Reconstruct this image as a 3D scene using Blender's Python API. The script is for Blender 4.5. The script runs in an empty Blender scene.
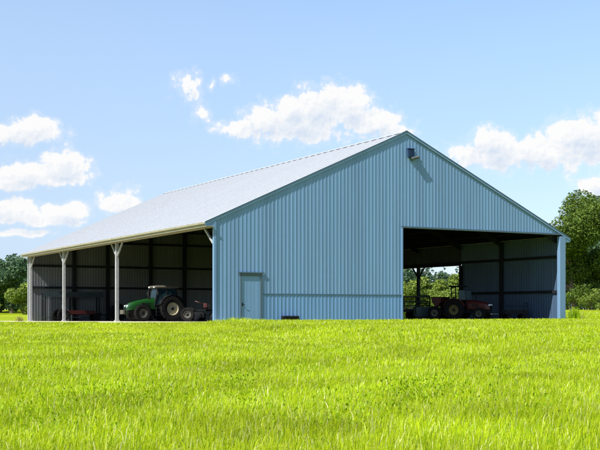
import bpy, bmesh, math, random
import numpy as np
from mathutils import Vector, Matrix

R = math.radians
rng = np.random.default_rng(7)
random.seed(7)
SC = bpy.context.scene
COL = SC.collection

# ------------------------------------------------------------------ camera, sky, sun, exposure
EYE = 0.75
cam_d = bpy.data.cameras.new("camera")
cam = bpy.data.objects.new("camera", cam_d)
COL.objects.link(cam)
cam.location = (0, 0, EYE)
cam.rotation_euler = (R(90), 0, 0)
cam_d.sensor_width = 36
cam_d.lens = 36 * 1035.9 / 600
cam_d.shift_y = (308.8 - 225) / 600
cam_d.clip_start = 0.1
cam_d.clip_end = 6000
SC.camera = cam

SUN_EL = R(46)
SUN_AZ = math.atan2(-0.701, -0.714)          # direction towards the sun, on the ground
SUN_DIR = Vector((math.cos(SUN_AZ) * math.cos(SUN_EL), math.sin(SUN_AZ) * math.cos(SUN_EL), math.sin(SUN_EL)))
sun_d = bpy.data.lights.new("sun", 'SUN')
sun_d.energy = 4.2
sun_d.angle = R(0.5)
sun_d.color = (1.0, 0.955, 0.88)
sun = bpy.data.objects.new("sun", sun_d)
COL.objects.link(sun)
sun.rotation_euler = (-SUN_DIR).to_track_quat('-Z', 'Y').to_euler()

SC.view_settings.view_transform = 'Standard'
SC.view_settings.look = 'None'
SC.view_settings.gamma = 1
SC.view_settings.use_curve_mapping = False
SC.view_settings.exposure = 0.9
SC.cycles.max_bounces = 8
SC.cycles.diffuse_bounces = 4
SC.cycles.transparent_max_bounces = 12

world = bpy.data.worlds.new("World")
SC.world = world
world.use_nodes = True


def build_world():
    nt = world.node_tree
    nt.nodes.clear()
    N, L = nt.nodes, nt.links

    def sock(v, inp):
        if isinstance(v, (int, float)):
            inp.default_value = v
        elif isinstance(v, tuple):
            inp.default_value = v
        else:
            L.new(v, inp)

    def m(op, a, b=0.0, c=None, clamp=False):
        n = N.new('ShaderNodeMath'); n.operation = op; n.use_clamp = clamp
        sock(a, n.inputs[0]); sock(b, n.inputs[1])
        if c is not None: sock(c, n.inputs[2])
        return n.outputs[0]

    def vm(op, a, b):
        n = N.new('ShaderNodeVectorMath'); n.operation = op
        sock(a, n.inputs[0]); sock(b, n.inputs[1])
        return n.outputs[1] if op == 'LENGTH' else n.outputs[0]

    def remap(v, a, b, c=0.0, d=1.0, smooth=True):
        n = N.new('ShaderNodeMapRange')
        n.interpolation_type = 'SMOOTHSTEP' if smooth else 'LINEAR'
        sock(v, n.inputs[0])
        for i, q in enumerate((a, b, c, d)): n.inputs[1 + i].default_value = q
        return n.outputs[0]

    sky = N.new('ShaderNodeTexSky')
    sky.sky_type = 'NISHITA'
    sky.sun_disc = False
    sky.sun_elevation = SUN_EL
    sky.sun_rotation = R(90) - SUN_AZ
    sky.air_density = 1.0
    sky.dust_density = 0.35
    sky.ozone_density = 2.2
    tc = N.new('ShaderNodeTexCoord')
    sep = N.new('ShaderNodeSeparateXYZ'); L.new(tc.outputs['Generated'], sep.inputs[0])
    x, y, z = sep.outputs
    az = m('ARCTAN2', x, y)
    hyp = m('SQRT', m('ADD', m('MULTIPLY', x, x), m('MULTIPLY', y, y)))
    el = m('ARCTAN2', z, hyp)
    cmb = N.new('ShaderNodeCombineXYZ')
    L.new(m('MULTIPLY', az, 57.2958), cmb.inputs[0]); L.new(m('MULTIPLY', el, 57.2958), cmb.inputs[1])
    p = cmb.outputs[0]                        # bearing and elevation in degrees

    def noise(vec, scale, detail=6, rough=0.55, off=(0, 0, 0)):
        n = N.new('ShaderNodeTexNoise'); n.noise_dimensions = '2D'
        n.inputs['Scale'].default_value = scale; n.inputs['Detail'].default_value = detail
        n.inputs['Roughness'].default_value = rough
        L.new(vm('ADD', vec, off), n.inputs['Vector'])
        return n
    warp = noise(p, 0.55, 3, 0.5, (31, 7, 0))
    wv = vm('SUBTRACT', warp.outputs['Color'], (0.5, 0.5, 0.5))
    pw = vm('ADD', p, vm('MULTIPLY', wv, (0.9, 0.55, 0)))

    # cumulus lobes: bearing, elevation, half width, half height (degrees)
    D = 57.2958 / 1035.9
    lobes = [(296, 126, 62, 22), (322, 111, 38, 25), (348, 112, 30, 24), (266, 124, 30, 16), (240, 130, 28, 10), (372, 126, 30, 17), (296, 112, 24, 15), (392, 134, 20, 9),
             (28, 140, 40, 12), (42, 133, 22, 12), (8, 143, 24, 9),
             (40, 180, 50, 14), (68, 170, 26, 16), (14, 186, 30, 12), (84, 182, 14, 9),
             (18, 213, 30, 12), (70, 214, 28, 9), (46, 222, 44, 7), (30, 235, 26, 5),
             (120, 205, 24, 13), (126, 198, 12, 9), (188, 89, 15, 11), (203, 114, 9, 9), (209, 90, 4, 6), (228, 83, 7, 5), (193, 95, 8, 7),
             (498, 158, 46, 18), (488, 146, 26, 15), (522, 156, 34, 18), (468, 158, 20, 14), (546, 160, 22, 14), (580, 148, 44, 24), (606, 138, 30, 24), (568, 140, 24, 14),
             (594, 190, 30, 14), (608, 178, 20, 15), (564, 172, 11, 8), (642, 152, 52, 30), (-60, 190, 60, 24), (-50, 130, 30, 14), (700, 205, 60, 18)]

    def mask(vec):
        cur = None
        for (cx, cy, rx, ry) in lobes:
            q = vm('SUBTRACT', vec, ((cx - 300) * D, (308.8 - cy) * D, 0))
            q = vm('MULTIPLY', q, (1 / (rx * D), 1 / (ry * D), 0))
            n = N.new('ShaderNodeVectorMath'); n.operation = 'LENGTH'; L.new(q, n.inputs[0])
            v = m('SUBTRACT', 1.0, n.outputs['Value'])
            if rx <= 15: v = m('MULTIPLY', m('ADD', v, -0.1), 0.42)
            cur = v if cur is None else m('SMOOTH_MAX', cur, v, 0.2)
        return cur

    def billow(vec, off=(0, 0, 0)):
        """rounded puffs: two sizes of cell plus fine fibres"""
        vv = vm('ADD', vec, vm('MULTIPLY', wv2, (0.35, 0.35, 0)))
        tot = None
        for sc_, amp in ((1.0, 1.0), (2.3, 0.55), (5.2, 0.28)):
            n = N.new('ShaderNodeTexVoronoi'); n.voronoi_dimensions = '2D'; n.feature = 'SMOOTH_F1'
            n.inputs['Scale'].default_value = sc_; n.inputs['Smoothness'].default_value = 0.35
            L.new(vm('ADD', vv, off), n.inputs['Vector'])
            b = m('MULTIPLY', m('SUBTRACT', 0.45, n.outputs['Distance']), amp)
            tot = b if tot is None else m('ADD', tot, b)
        fn = noise(vec, 1.6, 9, 0.62, off)
        return m('ADD', tot, m('MULTIPLY', m('SUBTRACT', fn.outputs[0], 0.5), 1.1))
    warp2 = noise(p, 2.2, 4, 0.55, (3, 17, 0))
    wv2 = vm('SUBTRACT', warp2.outputs['Color'], (0.5, 0.5, 0.5))
    b0 = billow(p)
    b1 = billow(p, (0.10, -0.16, 0))
    m0 = mask(pw)
    m1 = mask(vm('ADD', pw, (-0.15, 0.62, 0)))
    d0 = m('ADD', m0, m('MULTIPLY', b0, 0.52))
    d1 = m('ADD', m1, m('MULTIPLY', b0, 0.30))
    alpha = m('MAXIMUM', remap(d0, 0.0, 0.30), m('MULTIPLY', remap(d0, -0.30, 0.30), 0.35))
    # other clouds round the rest of the sky
    wide = noise(p, 0.09, 9, 0.55, (4, 2, 0))
    far = m('MULTIPLY', remap(wide.outputs[0], 0.56, 0.68), remap(m('ABSOLUTE', az), 0.5, 0.7))
    far = m('MULTIPLY', far, remap(el, 0.05, 0.2))
    # thick towards the light = grey side
    shade = m('ADD', m('MULTIPLY', m('SUBTRACT', d1, 0.12), 1.0), m('MULTIPLY', m('SUBTRACT', b1, b0), 0.75), clamp=True)
    cc = N.new('ShaderNodeMix'); cc.data_type = 'RGBA'
    L.new(shade, cc.inputs['Factor'])
    cc.inputs['A'].default_value = (0.535, 0.53, 0.525, 1)
    cc.inputs['B'].default_value = (0.375, 0.42, 0.485, 1)
    sc = N.new('ShaderNodeMix'); sc.data_type = 'RGBA'; sc.blend_type = 'MULTIPLY'
    sc.inputs['Factor'].default_value = 1
    L.new(sky.outputs[0], sc.inputs['A']); sc.inputs['B'].default_value = (SKY, SKY, SKY, 1)
    # thin veil of white towards the horizon, as clear summer air has
    sc2 = N.new('ShaderNodeMix'); sc2.data_type = 'RGBA'; sc2.blend_type = 'MULTIPLY'; sc2.inputs['Factor'].default_value = 1
    L.new(sc.outputs['Result'], sc2.inputs['A']); L.new(remap(el, 0.10, 0.31, 0.90, 1.09), sc2.inputs['B'])
    veil = N.new('ShaderNodeMix'); veil.data_type = 'RGBA'
    L.new(m('ADD', remap(el, 0.0, 0.36, 0.62, 0.0, False), m('MULTIPLY', remap(m('ABSOLUTE', m('ADD', az, 1.2)), 0.8, 1.5, 0.30, 0.0), 1.0)), veil.inputs['Factor'])
    L.new(sc2.outputs['Result'], veil.inputs['A']); veil.inputs['B'].default_value = (0.295, 0.375, 0.505, 1)
    mx = N.new('ShaderNodeMix'); mx.data_type = 'RGBA'
    L.new(m('MULTIPLY', m('MAXIMUM', alpha, far), 0.96), mx.inputs['Factor'])
    L.new(veil.outputs['Result'], mx.inputs['A']); L.new(cc.outputs['Result'], mx.inputs['B'])
    bg = N.new('ShaderNodeBackground'); bg.inputs[1].default_value = 1.0
    L.new(mx.outputs['Result'], bg.inputs[0])
    out = N.new('ShaderNodeOutputWorld'); L.new(bg.outputs[0], out.inputs[0])


SKY = 0.105
build_world()

# ------------------------------------------------------------------ the barn's own frame (u along the gable, s into the depth)
TH = 0.5144
CX, CY = -4.944, 59.855
CT, ST = math.cos(TH), math.sin(TH)
BW, BL = 27.02, 40.6
ZE, ZR, OH, FO = 5.75, 12.14, 0.6, 0.05
SLOPE = (ZR - ZE) / (BW / 2 + OH)


def zroof(u):
    return ZE + SLOPE * (OH + (u if u < BW / 2 else BW - u))


def W2(u, s):
    return CX + u * CT - s * ST, CY + u * ST + s * CT


def us(x, y):
    dx, dy = x - CX, y - CY
    return dx * CT + dy * ST, -dx * ST + dy * CT


def G(s):
    """ground height by depth in front of (negative) or behind the gable line"""
    s = np.asarray(s, float)
    front = -0.9 * np.clip(-s / 54.0, 0, 3) ** 1.25
    near = -0.0095 * np.clip(s, 0, 60)
    t = np.clip((s - 60) / 190.0, 0, 1)
    back = 0.85 * (t * t * (3 - 2 * t))
    t2 = np.clip((s - 250) / 500.0, 0, 1)
    return front + near + back + 0.25 * t2


def dip(u, s):
    """the field lies a little lower than the gravel along the open side"""
    u = np.asarray(u, float); s = np.asarray(s, float)
    a = np.clip((-7.2 - u) / 3.0, 0, 1); a = a * a * (3 - 2 * a)
    b = np.clip((-2.2 - s) / 4.0, 0, 1) * np.clip((1.0 - u) / 4.0, 0, 1)
    far = np.clip((s + 44) / 30.0, 0, 1) * np.clip((130 - s) / 60.0, 0, 1)
    q = np.clip((s - 2) / 28.0, 0, 1); q = q * q * (3 - 2 * q)
    e = np.clip((u - 28.0) / 5.0, 0, 1); e = e * e * (3 - 2 * e)
    o = np.clip((s - 60) / 190.0, 0, 1); o = 1 - o * o * (3 - 2 * o)
    rise = 0.92 * q * e * o                   # the meadow climbs gently to the big trees on the far side
    return -0.42 * np.maximum(a, b) * far + rise


# ------------------------------------------------------------------ materials
def mat(name, col, rough=0.6, metal=0.0, var=0.12, scale=6.0, bump=0.0, bscale=40.0, spec=0.5, coat=0.0):
    m = bpy.data.materials.new(name); m.use_nodes = True
    nt = m.node_tree; N, L = nt.nodes, nt.links
    b = N['Principled BSDF']
    b.inputs['Roughness'].default_value = rough
    b.inputs['Metallic'].default_value = metal
    b.inputs['Specular IOR Level'].default_value = spec
    b.inputs['Coat Weight'].default_value = coat
    tc = N.new('ShaderNodeTexCoord')
    n = N.new('ShaderNodeTexNoise'); n.inputs['Scale'].default_value = scale; n.inputs['Detail'].default_value = 5
    L.new(tc.outputs['Object'], n.inputs['Vector'])
    r = N.new('ShaderNodeValToRGB')
    lo = tuple(c * (1 - var) for c in col); hi = tuple(min(1, c * (1 + var)) for c in col)
    r.color_ramp.elements[0].position = 0.3; r.color_ramp.elements[1].position = 0.7
    r.color_ramp.elements[0].color = lo + (1,); r.color_ramp.elements[1].color = hi + (1,)
    L.new(n.outputs[0], r.inputs[0]); L.new(r.outputs[0], b.inputs['Base Color'])
    if bump:
        n2 = N.new('ShaderNodeTexNoise'); n2.inputs['Scale'].default_value = bscale; n2.inputs['Detail'].default_value = 4
        L.new(tc.outputs['Object'], n2.inputs['Vector'])
        bp = N.new('ShaderNodeBump'); bp.inputs['Strength'].default_value = bump; bp.inputs['Distance'].default_value = 0.02
        L.new(n2.outputs[0], bp.inputs['Height']); L.new(bp.outputs[0], b.inputs['Normal'])
    return m


def sheet_metal(name, col, streak=0.16, rough=0.42, stain=(0.20, 0.17, 0.13), stain_amt=0.25):
    """painted steel sheet: faint run-off streaks down the sheet, sheet-to-sheet tone, dirt splash"""
    m = bpy.data.materials.new(name); m.use_nodes = True
    nt = m.node_tree; N, L = nt.nodes, nt.links
    b = N['Principled BSDF']; b.inputs['Roughness'].default_value = rough
    tc = N.new('ShaderNodeTexCoord')
    mp = N.new('ShaderNodeMapping'); mp.inputs['Scale'].default_value = (3.2, 3.2, 0.12)
    L.new(tc.outputs['Object'], mp.inputs[0])
    n = N.new('ShaderNodeTexNoise'); n.inputs['Scale'].default_value = 1.0; n.inputs['Detail'].default_value = 6
    n.inputs['Roughness'].default_value = 0.65
    L.new(mp.outputs[0], n.inputs['Vector'])
    r = N.new('ShaderNodeValToRGB')
    r.color_ramp.elements[0].position = 0.28; r.color_ramp.elements[1].position = 0.72
    r.color_ramp.elements[0].color = tuple(c * (1 - streak) for c in col) + (1,)
    r.color_ramp.elements[1].color = tuple(min(1, c * (1 + streak)) for c in col) + (1,)
    L.new(n.outputs[0], r.inputs[0])
    # dirt
    n3 = N.new('ShaderNodeTexNoise'); n3.inputs['Scale'].default_value = 0.55; n3.inputs['Detail'].default_value = 9
    n3.inputs['Roughness'].default_value = 0.7
    mp3 = N.new('ShaderNodeMapping'); mp3.inputs['Scale'].default_value = (1.6, 1.6, 0.5)
    L.new(tc.outputs['Object'], mp3.inputs[0]); L.new(mp3.outputs[0], n3.inputs['Vector'])
    mr = N.new('ShaderNodeMapRange'); mr.interpolation_type = 'SMOOTHSTEP'
    mr.inputs[1].default_value = 0.52; mr.inputs[2].default_value = 0.78; mr.inputs[4].default_value = stain_amt
    L.new(n3.outputs[0], mr.inputs[0])
    mx = N.new('ShaderNodeMix'); mx.data_type = 'RGBA'
    L.new(mr.outputs[0], mx.inputs['Factor']); L.new(r.outputs[0], mx.inputs['A']); mx.inputs['B'].default_value = stain + (1,)
    sp = N.new('ShaderNodeSeparateXYZ'); L.new(tc.outputs['Object'], sp.inputs[0])
    sm = N.new('ShaderNodeMath'); sm.operation = 'ADD'; L.new(sp.outputs[0], sm.inputs[0]); L.new(sp.outputs[1], sm.inputs[1])
    dv = N.new('ShaderNodeMath'); dv.operation = 'DIVIDE'; L.new(sm.outputs[0], dv.inputs[0]); dv.inputs[1].default_value = 0.795
    fl = N.new('ShaderNodeMath'); fl.operation = 'FLOOR'; L.new(dv.outputs[0], fl.inputs[0])
    wn = N.new('ShaderNodeTexWhiteNoise'); wn.noise_dimensions = '1D'; L.new(fl.outputs[0], wn.inputs['W'])
    tn = N.new('ShaderNodeMapRange'); tn.inputs[3].default_value = 0.93; tn.inputs[4].default_value = 1.06; L.new(wn.outputs[0], tn.inputs[0])
    ml = N.new('ShaderNodeMix'); ml.data_type = 'RGBA'; ml.blend_type = 'MULTIPLY'; ml.inputs['Factor'].default_value = 1
    L.new(mx.outputs['Result'], ml.inputs['A']); L.new(tn.outputs[0], ml.inputs['B'])
    L.new(ml.outputs['Result'], b.inputs['Base Color'])
    n2 = N.new('ShaderNodeTexNoise'); n2.inputs['Scale'].default_value = 1.3; n2.inputs['Detail'].default_value = 3
    L.new(tc.outputs['Object'], n2.inputs['Vector'])
    bp = N.new('ShaderNodeBump'); bp.inputs['Strength'].default_value = 0.10; bp.inputs['Distance'].default_value = 0.02
    L.new(n2.outputs[0], bp.inputs['Height']); L.new(bp.outputs[0], b.inputs['Normal'])
    rr = N.new('ShaderNodeMapRange'); rr.inputs[3].default_value = rough - 0.1; rr.inputs[4].default_value = rough + 0.2
    L.new(n3.outputs[0], rr.inputs[0]); L.new(rr.outputs[0], b.inputs['Roughness'])
    return m


def leaf_mat(name, dark, light, trans=0.3, odd=None, patch=None, low=None):
    m = bpy.data.materials.new(name); m.use_nodes = True
    nt = m.node_tree; N, L = nt.nodes, nt.links
    N.clear()
    geo = N.new('ShaderNodeNewGeometry')
    r = N.new('ShaderNodeValToRGB')
    e = r.color_ramp.elements
    e[0].color = dark + (1,); e[1].color = light + (1,)
    if low:
        k0 = e.new(0.22); k0.color = tuple(.6 * a + .4 * b for a, b in zip(dark, light)) + (1,); e[0].color = low + (1,)
    if odd:
        e[len(e) - 1].position = 0.90
        k = e.new(0.95); k.color = odd + (1,)
    L.new(geo.outputs['Random Per Island'], r.inputs[0])
    colo = r.outputs[0]
    tc = N.new('ShaderNodeTexCoord')
    n = N.new('ShaderNodeTexNoise'); n.inputs['Scale'].default_value = patch or 0.5; n.inputs['Detail'].default_value = 4
    L.new(tc.outputs['Object'], n.inputs['Vector'])
    mr = N.new('ShaderNodeMapRange'); mr.inputs[1].default_value = 0.3; mr.inputs[2].default_value = 0.7
    mr.inputs[3].default_value = 0.72; mr.inputs[4].default_value = 1.22
    L.new(n.outputs[0], mr.inputs[0])
    mx = N.new('ShaderNodeMix'); mx.data_type = 'RGBA'; mx.blend_type = 'MULTIPLY'; mx.inputs['Factor'].default_value = 1
    L.new(colo, mx.inputs['A']); L.new(mr.outputs[0], mx.inputs['B'])
    d = N.new('ShaderNodeBsdfDiffuse'); t = N.new('ShaderNodeBsdfTranslucent'); g = N.new('ShaderNodeBsdfGlossy')
    g.inputs['Roughness'].default_value = 0.45; g.inputs['Color'].default_value = (0.5, 0.5, 0.5, 1)
    L.new(mx.outputs['Result'], d.inputs[0]); L.new(mx.outputs['Result'], t.inputs[0])
    s1 = N.new('ShaderNodeMixShader'); s1.inputs[0].default_value = trans
    L.new(d.outputs[0], s1.inputs[1]); L.new(t.outputs[0], s1.inputs[2])
    s2 = N.new('ShaderNodeMixShader'); s2.inputs[0].default_value = 0.015
    L.new(s1.outputs[0], s2.inputs[1]); L.new(g.outputs[0], s2.inputs[2])
    o = N.new('ShaderNodeOutputMaterial'); L.new(s2.outputs[0], o.inputs[0])
    return m


def glass(name, col, rough=0.06, alpha=0.45):
    m = bpy.data.materials.new(name); m.use_nodes = True
    nt = m.node_tree; N, L = nt.nodes, nt.links
    N.clear()
    tr = N.new('ShaderNodeBsdfTransparent'); tr.inputs[0].default_value = tuple(0.35 + 0.6 * c for c in col) + (1,)
    p = N.new('ShaderNodeBsdfPrincipled'); p.inputs['Base Color'].default_value = col + (1,)
    p.inputs['Roughness'].default_value = rough
    n = N.new('ShaderNodeTexNoise'); n.inputs['Scale'].default_value = 3
    mr = N.new('ShaderNodeMapRange'); mr.inputs[3].default_value = alpha - 0.12; mr.inputs[4].default_value = alpha + 0.12
    L.new(n.outputs[0], mr.inputs[0])
    mx = N.new('ShaderNodeMixShader'); L.new(mr.outputs[0], mx.inputs[0])
    L.new(tr.outputs[0], mx.inputs[1]); L.new(p.outputs[0], mx.inputs[2])
    o = N.new('ShaderNodeOutputMaterial'); L.new(mx.outputs[0], o.inputs[0])
    return m


M = {}
M['gable'] = sheet_metal('blue grey steel sheet', (0.128, 0.238, 0.395), 0.10, 0.42, (0.11, 0.17, 0.25), 0.3)
M['wainscot'] = sheet_metal('blue steel sheet lower', (0.116, 0.235, 0.425), 0.10, 0.42, (0.11, 0.19, 0.29), 0.3)
M['trim'] = sheet_metal('blue steel trim', (0.125, 0.232, 0.385), 0.06, 0.4, (0.14, 0.24, 0.36), 0.2)
M['trim_pale'] = sheet_metal('pale blue steel trim', (0.14, 0.245, 0.40), 0.06, 0.4, (0.2, 0.3, 0.42), 0.2)
M['trim_dark'] = mat('dark blue steel trim', (0.055, 0.095, 0.13), 0.5)
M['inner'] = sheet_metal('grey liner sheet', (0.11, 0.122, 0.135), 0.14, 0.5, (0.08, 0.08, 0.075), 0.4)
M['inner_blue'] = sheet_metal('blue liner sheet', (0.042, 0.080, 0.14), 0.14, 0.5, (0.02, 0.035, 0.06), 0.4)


def roof_mat(name, col, k=1.0):
    """galvanised sheets: each sheet its own tone, faint run-off streaks down the slope"""
    m = bpy.data.materials.new(name); m.use_nodes = True
    nt = m.node_tree; N, L = nt.nodes, nt.links
    b = N['Principled BSDF']; b.inputs['Roughness'].default_value = 0.5
    b.inputs['Metallic'].default_value = 0.15
    tc = N.new('ShaderNodeTexCoord')
    sp = N.new('ShaderNodeSeparateXYZ'); L.new(tc.outputs['Object'], sp.inputs[0])
    def fl(sock, size, off):
        a = N.new('ShaderNodeMath'); a.operation = 'MULTIPLY_ADD'; a.inputs[1].default_value = 1 / size; a.inputs[2].default_value = off
        L.new(sock, a.inputs[0])
        f = N.new('ShaderNodeMath'); f.operation = 'FLOOR'; L.new(a.outputs[0], f.inputs[0]); return f.outputs[0]
    cb = N.new('ShaderNodeCombineXYZ')
    L.new(fl(sp.outputs[0], 3.55, 0.17), cb.inputs[0]); L.new(fl(sp.outputs[1], 0.9, 0.0), cb.inputs[1])
    wn = N.new('ShaderNodeTexWhiteNoise'); wn.noise_dimensions = '2D'; L.new(cb.outputs[0], wn.inputs['Vector'])
    mp = N.new('ShaderNodeMapping'); mp.inputs['Scale'].default_value = (0.18, 2.2, 0.18); L.new(tc.outputs['Object'], mp.inputs[0])
    n = N.new('ShaderNodeTexNoise'); n.inputs['Scale'].default_value = 1.0; n.inputs['Detail'].default_value = 4; L.new(mp.outputs[0], n.inputs['Vector'])
    s = N.new('ShaderNodeMath'); s.operation = 'MULTIPLY_ADD'; L.new(wn.outputs[0], s.inputs[0]); s.inputs[1].default_value = 0.35; L.new(n.outputs[0], s.inputs[2])
    r = N.new('ShaderNodeValToRGB'); e = r.color_ramp.elements
    e[0].position = 0.3; e[1].position = 1.0
    e[0].color = tuple(c * (1 - .07 * k) for c in col) + (1,); e[1].color = tuple(c * (1 + .07 * k) for c in col) + (1,)
    L.new(s.outputs[0], r.inputs[0]); L.new(r.outputs[0], b.inputs['Base Color'])
    return m


M['roof'] = roof_mat('galvanised roof sheet', (0.405, 0.425, 0.455))
M['roof_seam'] = mat('weathered roof seam', (0.345, 0.36, 0.385), 0.6, 0.1, 0.06)
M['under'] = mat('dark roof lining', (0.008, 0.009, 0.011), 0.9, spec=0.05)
M['cream'] = sheet_metal('cream fascia board', (0.29, 0.275, 0.20), 0.1, 0.6, (0.2, 0.185, 0.12), 0.35)
M['beam'] = mat('cream timber beam', (0.30, 0.275, 0.18), 0.7, 0, 0.2, 4, 0.2)
M['post'] = mat('weathered grey post', (0.29, 0.30, 0.305), 0.7, 0, 0.16, 5, 0.25)
M['steel'] = mat('dark frame steel', (0.012, 0.014, 0.017), 0.7, 0, 0.2, spec=0.15)
M['black'] = mat('black paint', (0.010, 0.011, 0.012), 0.6, 0, 0.3, spec=0.15)
M['rubber'] = mat('tyre rubber', (0.013, 0.0125, 0.012), 0.85, 0, 0.35, 9, 0.3, spec=0.1)
M['tyre_dust'] = mat('dusty tyre rubber', (0.018, 0.017, 0.016), 0.9, 0, 0.4, 9, 0.3, spec=0.1)
M['green'] = mat('green tractor paint', (0.008, 0.058, 0.010), 0.3, 0, 0.12, 3, 0, 40, 0.5, 0.4)
M['rim_cream'] = mat('cream yellow rim', (0.48, 0.43, 0.27), 0.5, 0, 0.14)
M['rim_dark'] = mat('shade-darkened rim', (0.10, 0.095, 0.07), 0.6, 0, 0.25)  # dark tone stands in for the shade on the front rims
M['rim_yellow'] = mat('yellow rim', (0.13, 0.10, 0.02), 0.5, 0, 0.14)
M['red'] = mat('red tractor paint', (0.06, 0.006, 0.005), 0.4, 0, 0.15, 3, 0, 40, 0.3, 0.15)
M['red_dull'] = mat('dull red paint', (0.06, 0.007, 0.006), 0.55, 0, 0.25, 6)
M['cab_roof'] = mat('dusty cab roof', (0.085, 0.078, 0.058), 0.6, 0, 0.2, 4)
M['glass'] = glass('tinted cab glass', (0.015, 0.04, 0.05), 0.05, 0.6)
M['glass_pale'] = glass('dusty pale glass', (0.09, 0.14, 0.17), 0.35, 0.65)
M['lens'] = mat('lamp lens', (0.75, 0.78, 0.78), 0.15, 0, 0.05)
M['chrome'] = mat('bare steel bar', (0.55, 0.56, 0.57), 0.35, 0.7, 0.1)
M['lamp_blue'] = mat('dark blue lamp housing', (0.012, 0.03, 0.07), 0.6, 0, 0.15, spec=0.15)
M['lamp_pale'] = mat('weathered lamp shade', (0.075, 0.088, 0.088), 0.6, 0, 0.2, spec=0.2)
M['tote'] = mat('pale green plastic', (0.055, 0.09, 0.085), 0.5, 0, 0.15)
M['board'] = mat('dark teal board', (0.016, 0.03, 0.035), 0.6, 0, 0.25)
M['wood'] = mat('weathered grey wood', (0.04, 0.036, 0.03), 0.8, 0, 0.3, 5, 0.3)
M['seat'] = mat('black vinyl seat', (0.02, 0.02, 0.02), 0.5)
M['bark'] = mat('bark', (0.10, 0.075, 0.055), 0.9, 0, 0.35, 6, 0.6, 12)
M['wire'] = mat('galvanised wire', (0.35, 0.36, 0.36), 0.5, 0.5, 0.1)
M['gravel'] = mat('pale gravel', (0.60, 0.52, 0.37), 0.95, 0, 0.35, 3.0, 0.6, 18)
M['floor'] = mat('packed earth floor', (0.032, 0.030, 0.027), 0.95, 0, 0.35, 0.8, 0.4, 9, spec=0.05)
M['grass'] = leaf_mat('grass blades', (0.235, 0.37, 0.006), (0.465, 0.56, 0.010), 0.42, (0.74, 0.70, 0.32), 0.45, (0.14, 0.27, 0.006))
M['weed'] = leaf_mat('weed leaves', (0.15, 0.29, 0.006), (0.34, 0.48, 0.008), 0.35, None, 1.0)
M['dry_weed'] = leaf_mat('dry weeds', (0.16, 0.20, 0.04), (0.42, 0.36, 0.13), 0.35, None, 1.0)
M['leaf_big'] = leaf_mat('oak leaves', (0.045, 0.095, 0.018), (0.155, 0.22, 0.032), 0.3)
M['leaf_dark'] = leaf_mat('dark leaves', (0.034, 0.085, 0.055), (0.12, 0.185, 0.08), 0.3)  # paler, bluer tone paints distance haze into the tree line
M['leaf_light'] = leaf_mat('light leaves', (0.12, 0.19, 0.035), (0.26, 0.33, 0.06), 0.35)  # lightened so the far trees look hazy
M['leaf_conifer'] = leaf_mat('conifer needles', (0.04, 0.09, 0.065), (0.10, 0.16, 0.105), 0.2)


def ground_mat():
    m = bpy.data.materials.new('field ground'); m.use_nodes = True
    nt = m.node_tree; N, L = nt.nodes, nt.links
    b = N['Principled BSDF']; b.inputs['Roughness'].default_value = 0.95; b.inputs['Specular IOR Level'].default_value = 0.05
    tc = N.new('ShaderNodeTexCoord')
    n1 = N.new('ShaderNodeTexNoise'); n1.inputs['Scale'].default_value = 0.16; n1.inputs['Detail'].default_value = 8
    n2 = N.new('ShaderNodeTexNoise'); n2.inputs['Scale'].default_value = 14; n2.inputs['Detail'].default_value = 6
    for n in (n1, n2): L.new(tc.outputs['Object'], n.inputs['Vector'])
    ad = N.new('ShaderNodeMath'); ad.operation = 'MULTIPLY_ADD'
    L.new(n2.outputs[0], ad.inputs[0]); ad.inputs[1].default_value = 0.6; L.new(n1.outputs[0], ad.inputs[2])
    r = N.new('ShaderNodeValToRGB')
    e = r.color_ramp.elements
    e[0].position = 0.5; e[0].color = (0.13, 0.20, 0.008, 1)
    e[1].position = 1.05; e[1].color = (0.33, 0.38, 0.014, 1)
    L.new(ad.outputs[0], r.inputs[0]); L.new(r.outputs[0], b.inputs['Base Color'])
    bp = N.new('ShaderNodeBump'); bp.inputs['Strength'].default_value = 0.8; bp.inputs['Distance'].default_value = 0.06
    L.new(n2.outputs[0], bp.inputs['Height']); L.new(bp.outputs[0], b.inputs['Normal'])
    return m


M['ground'] = ground_mat()


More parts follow.
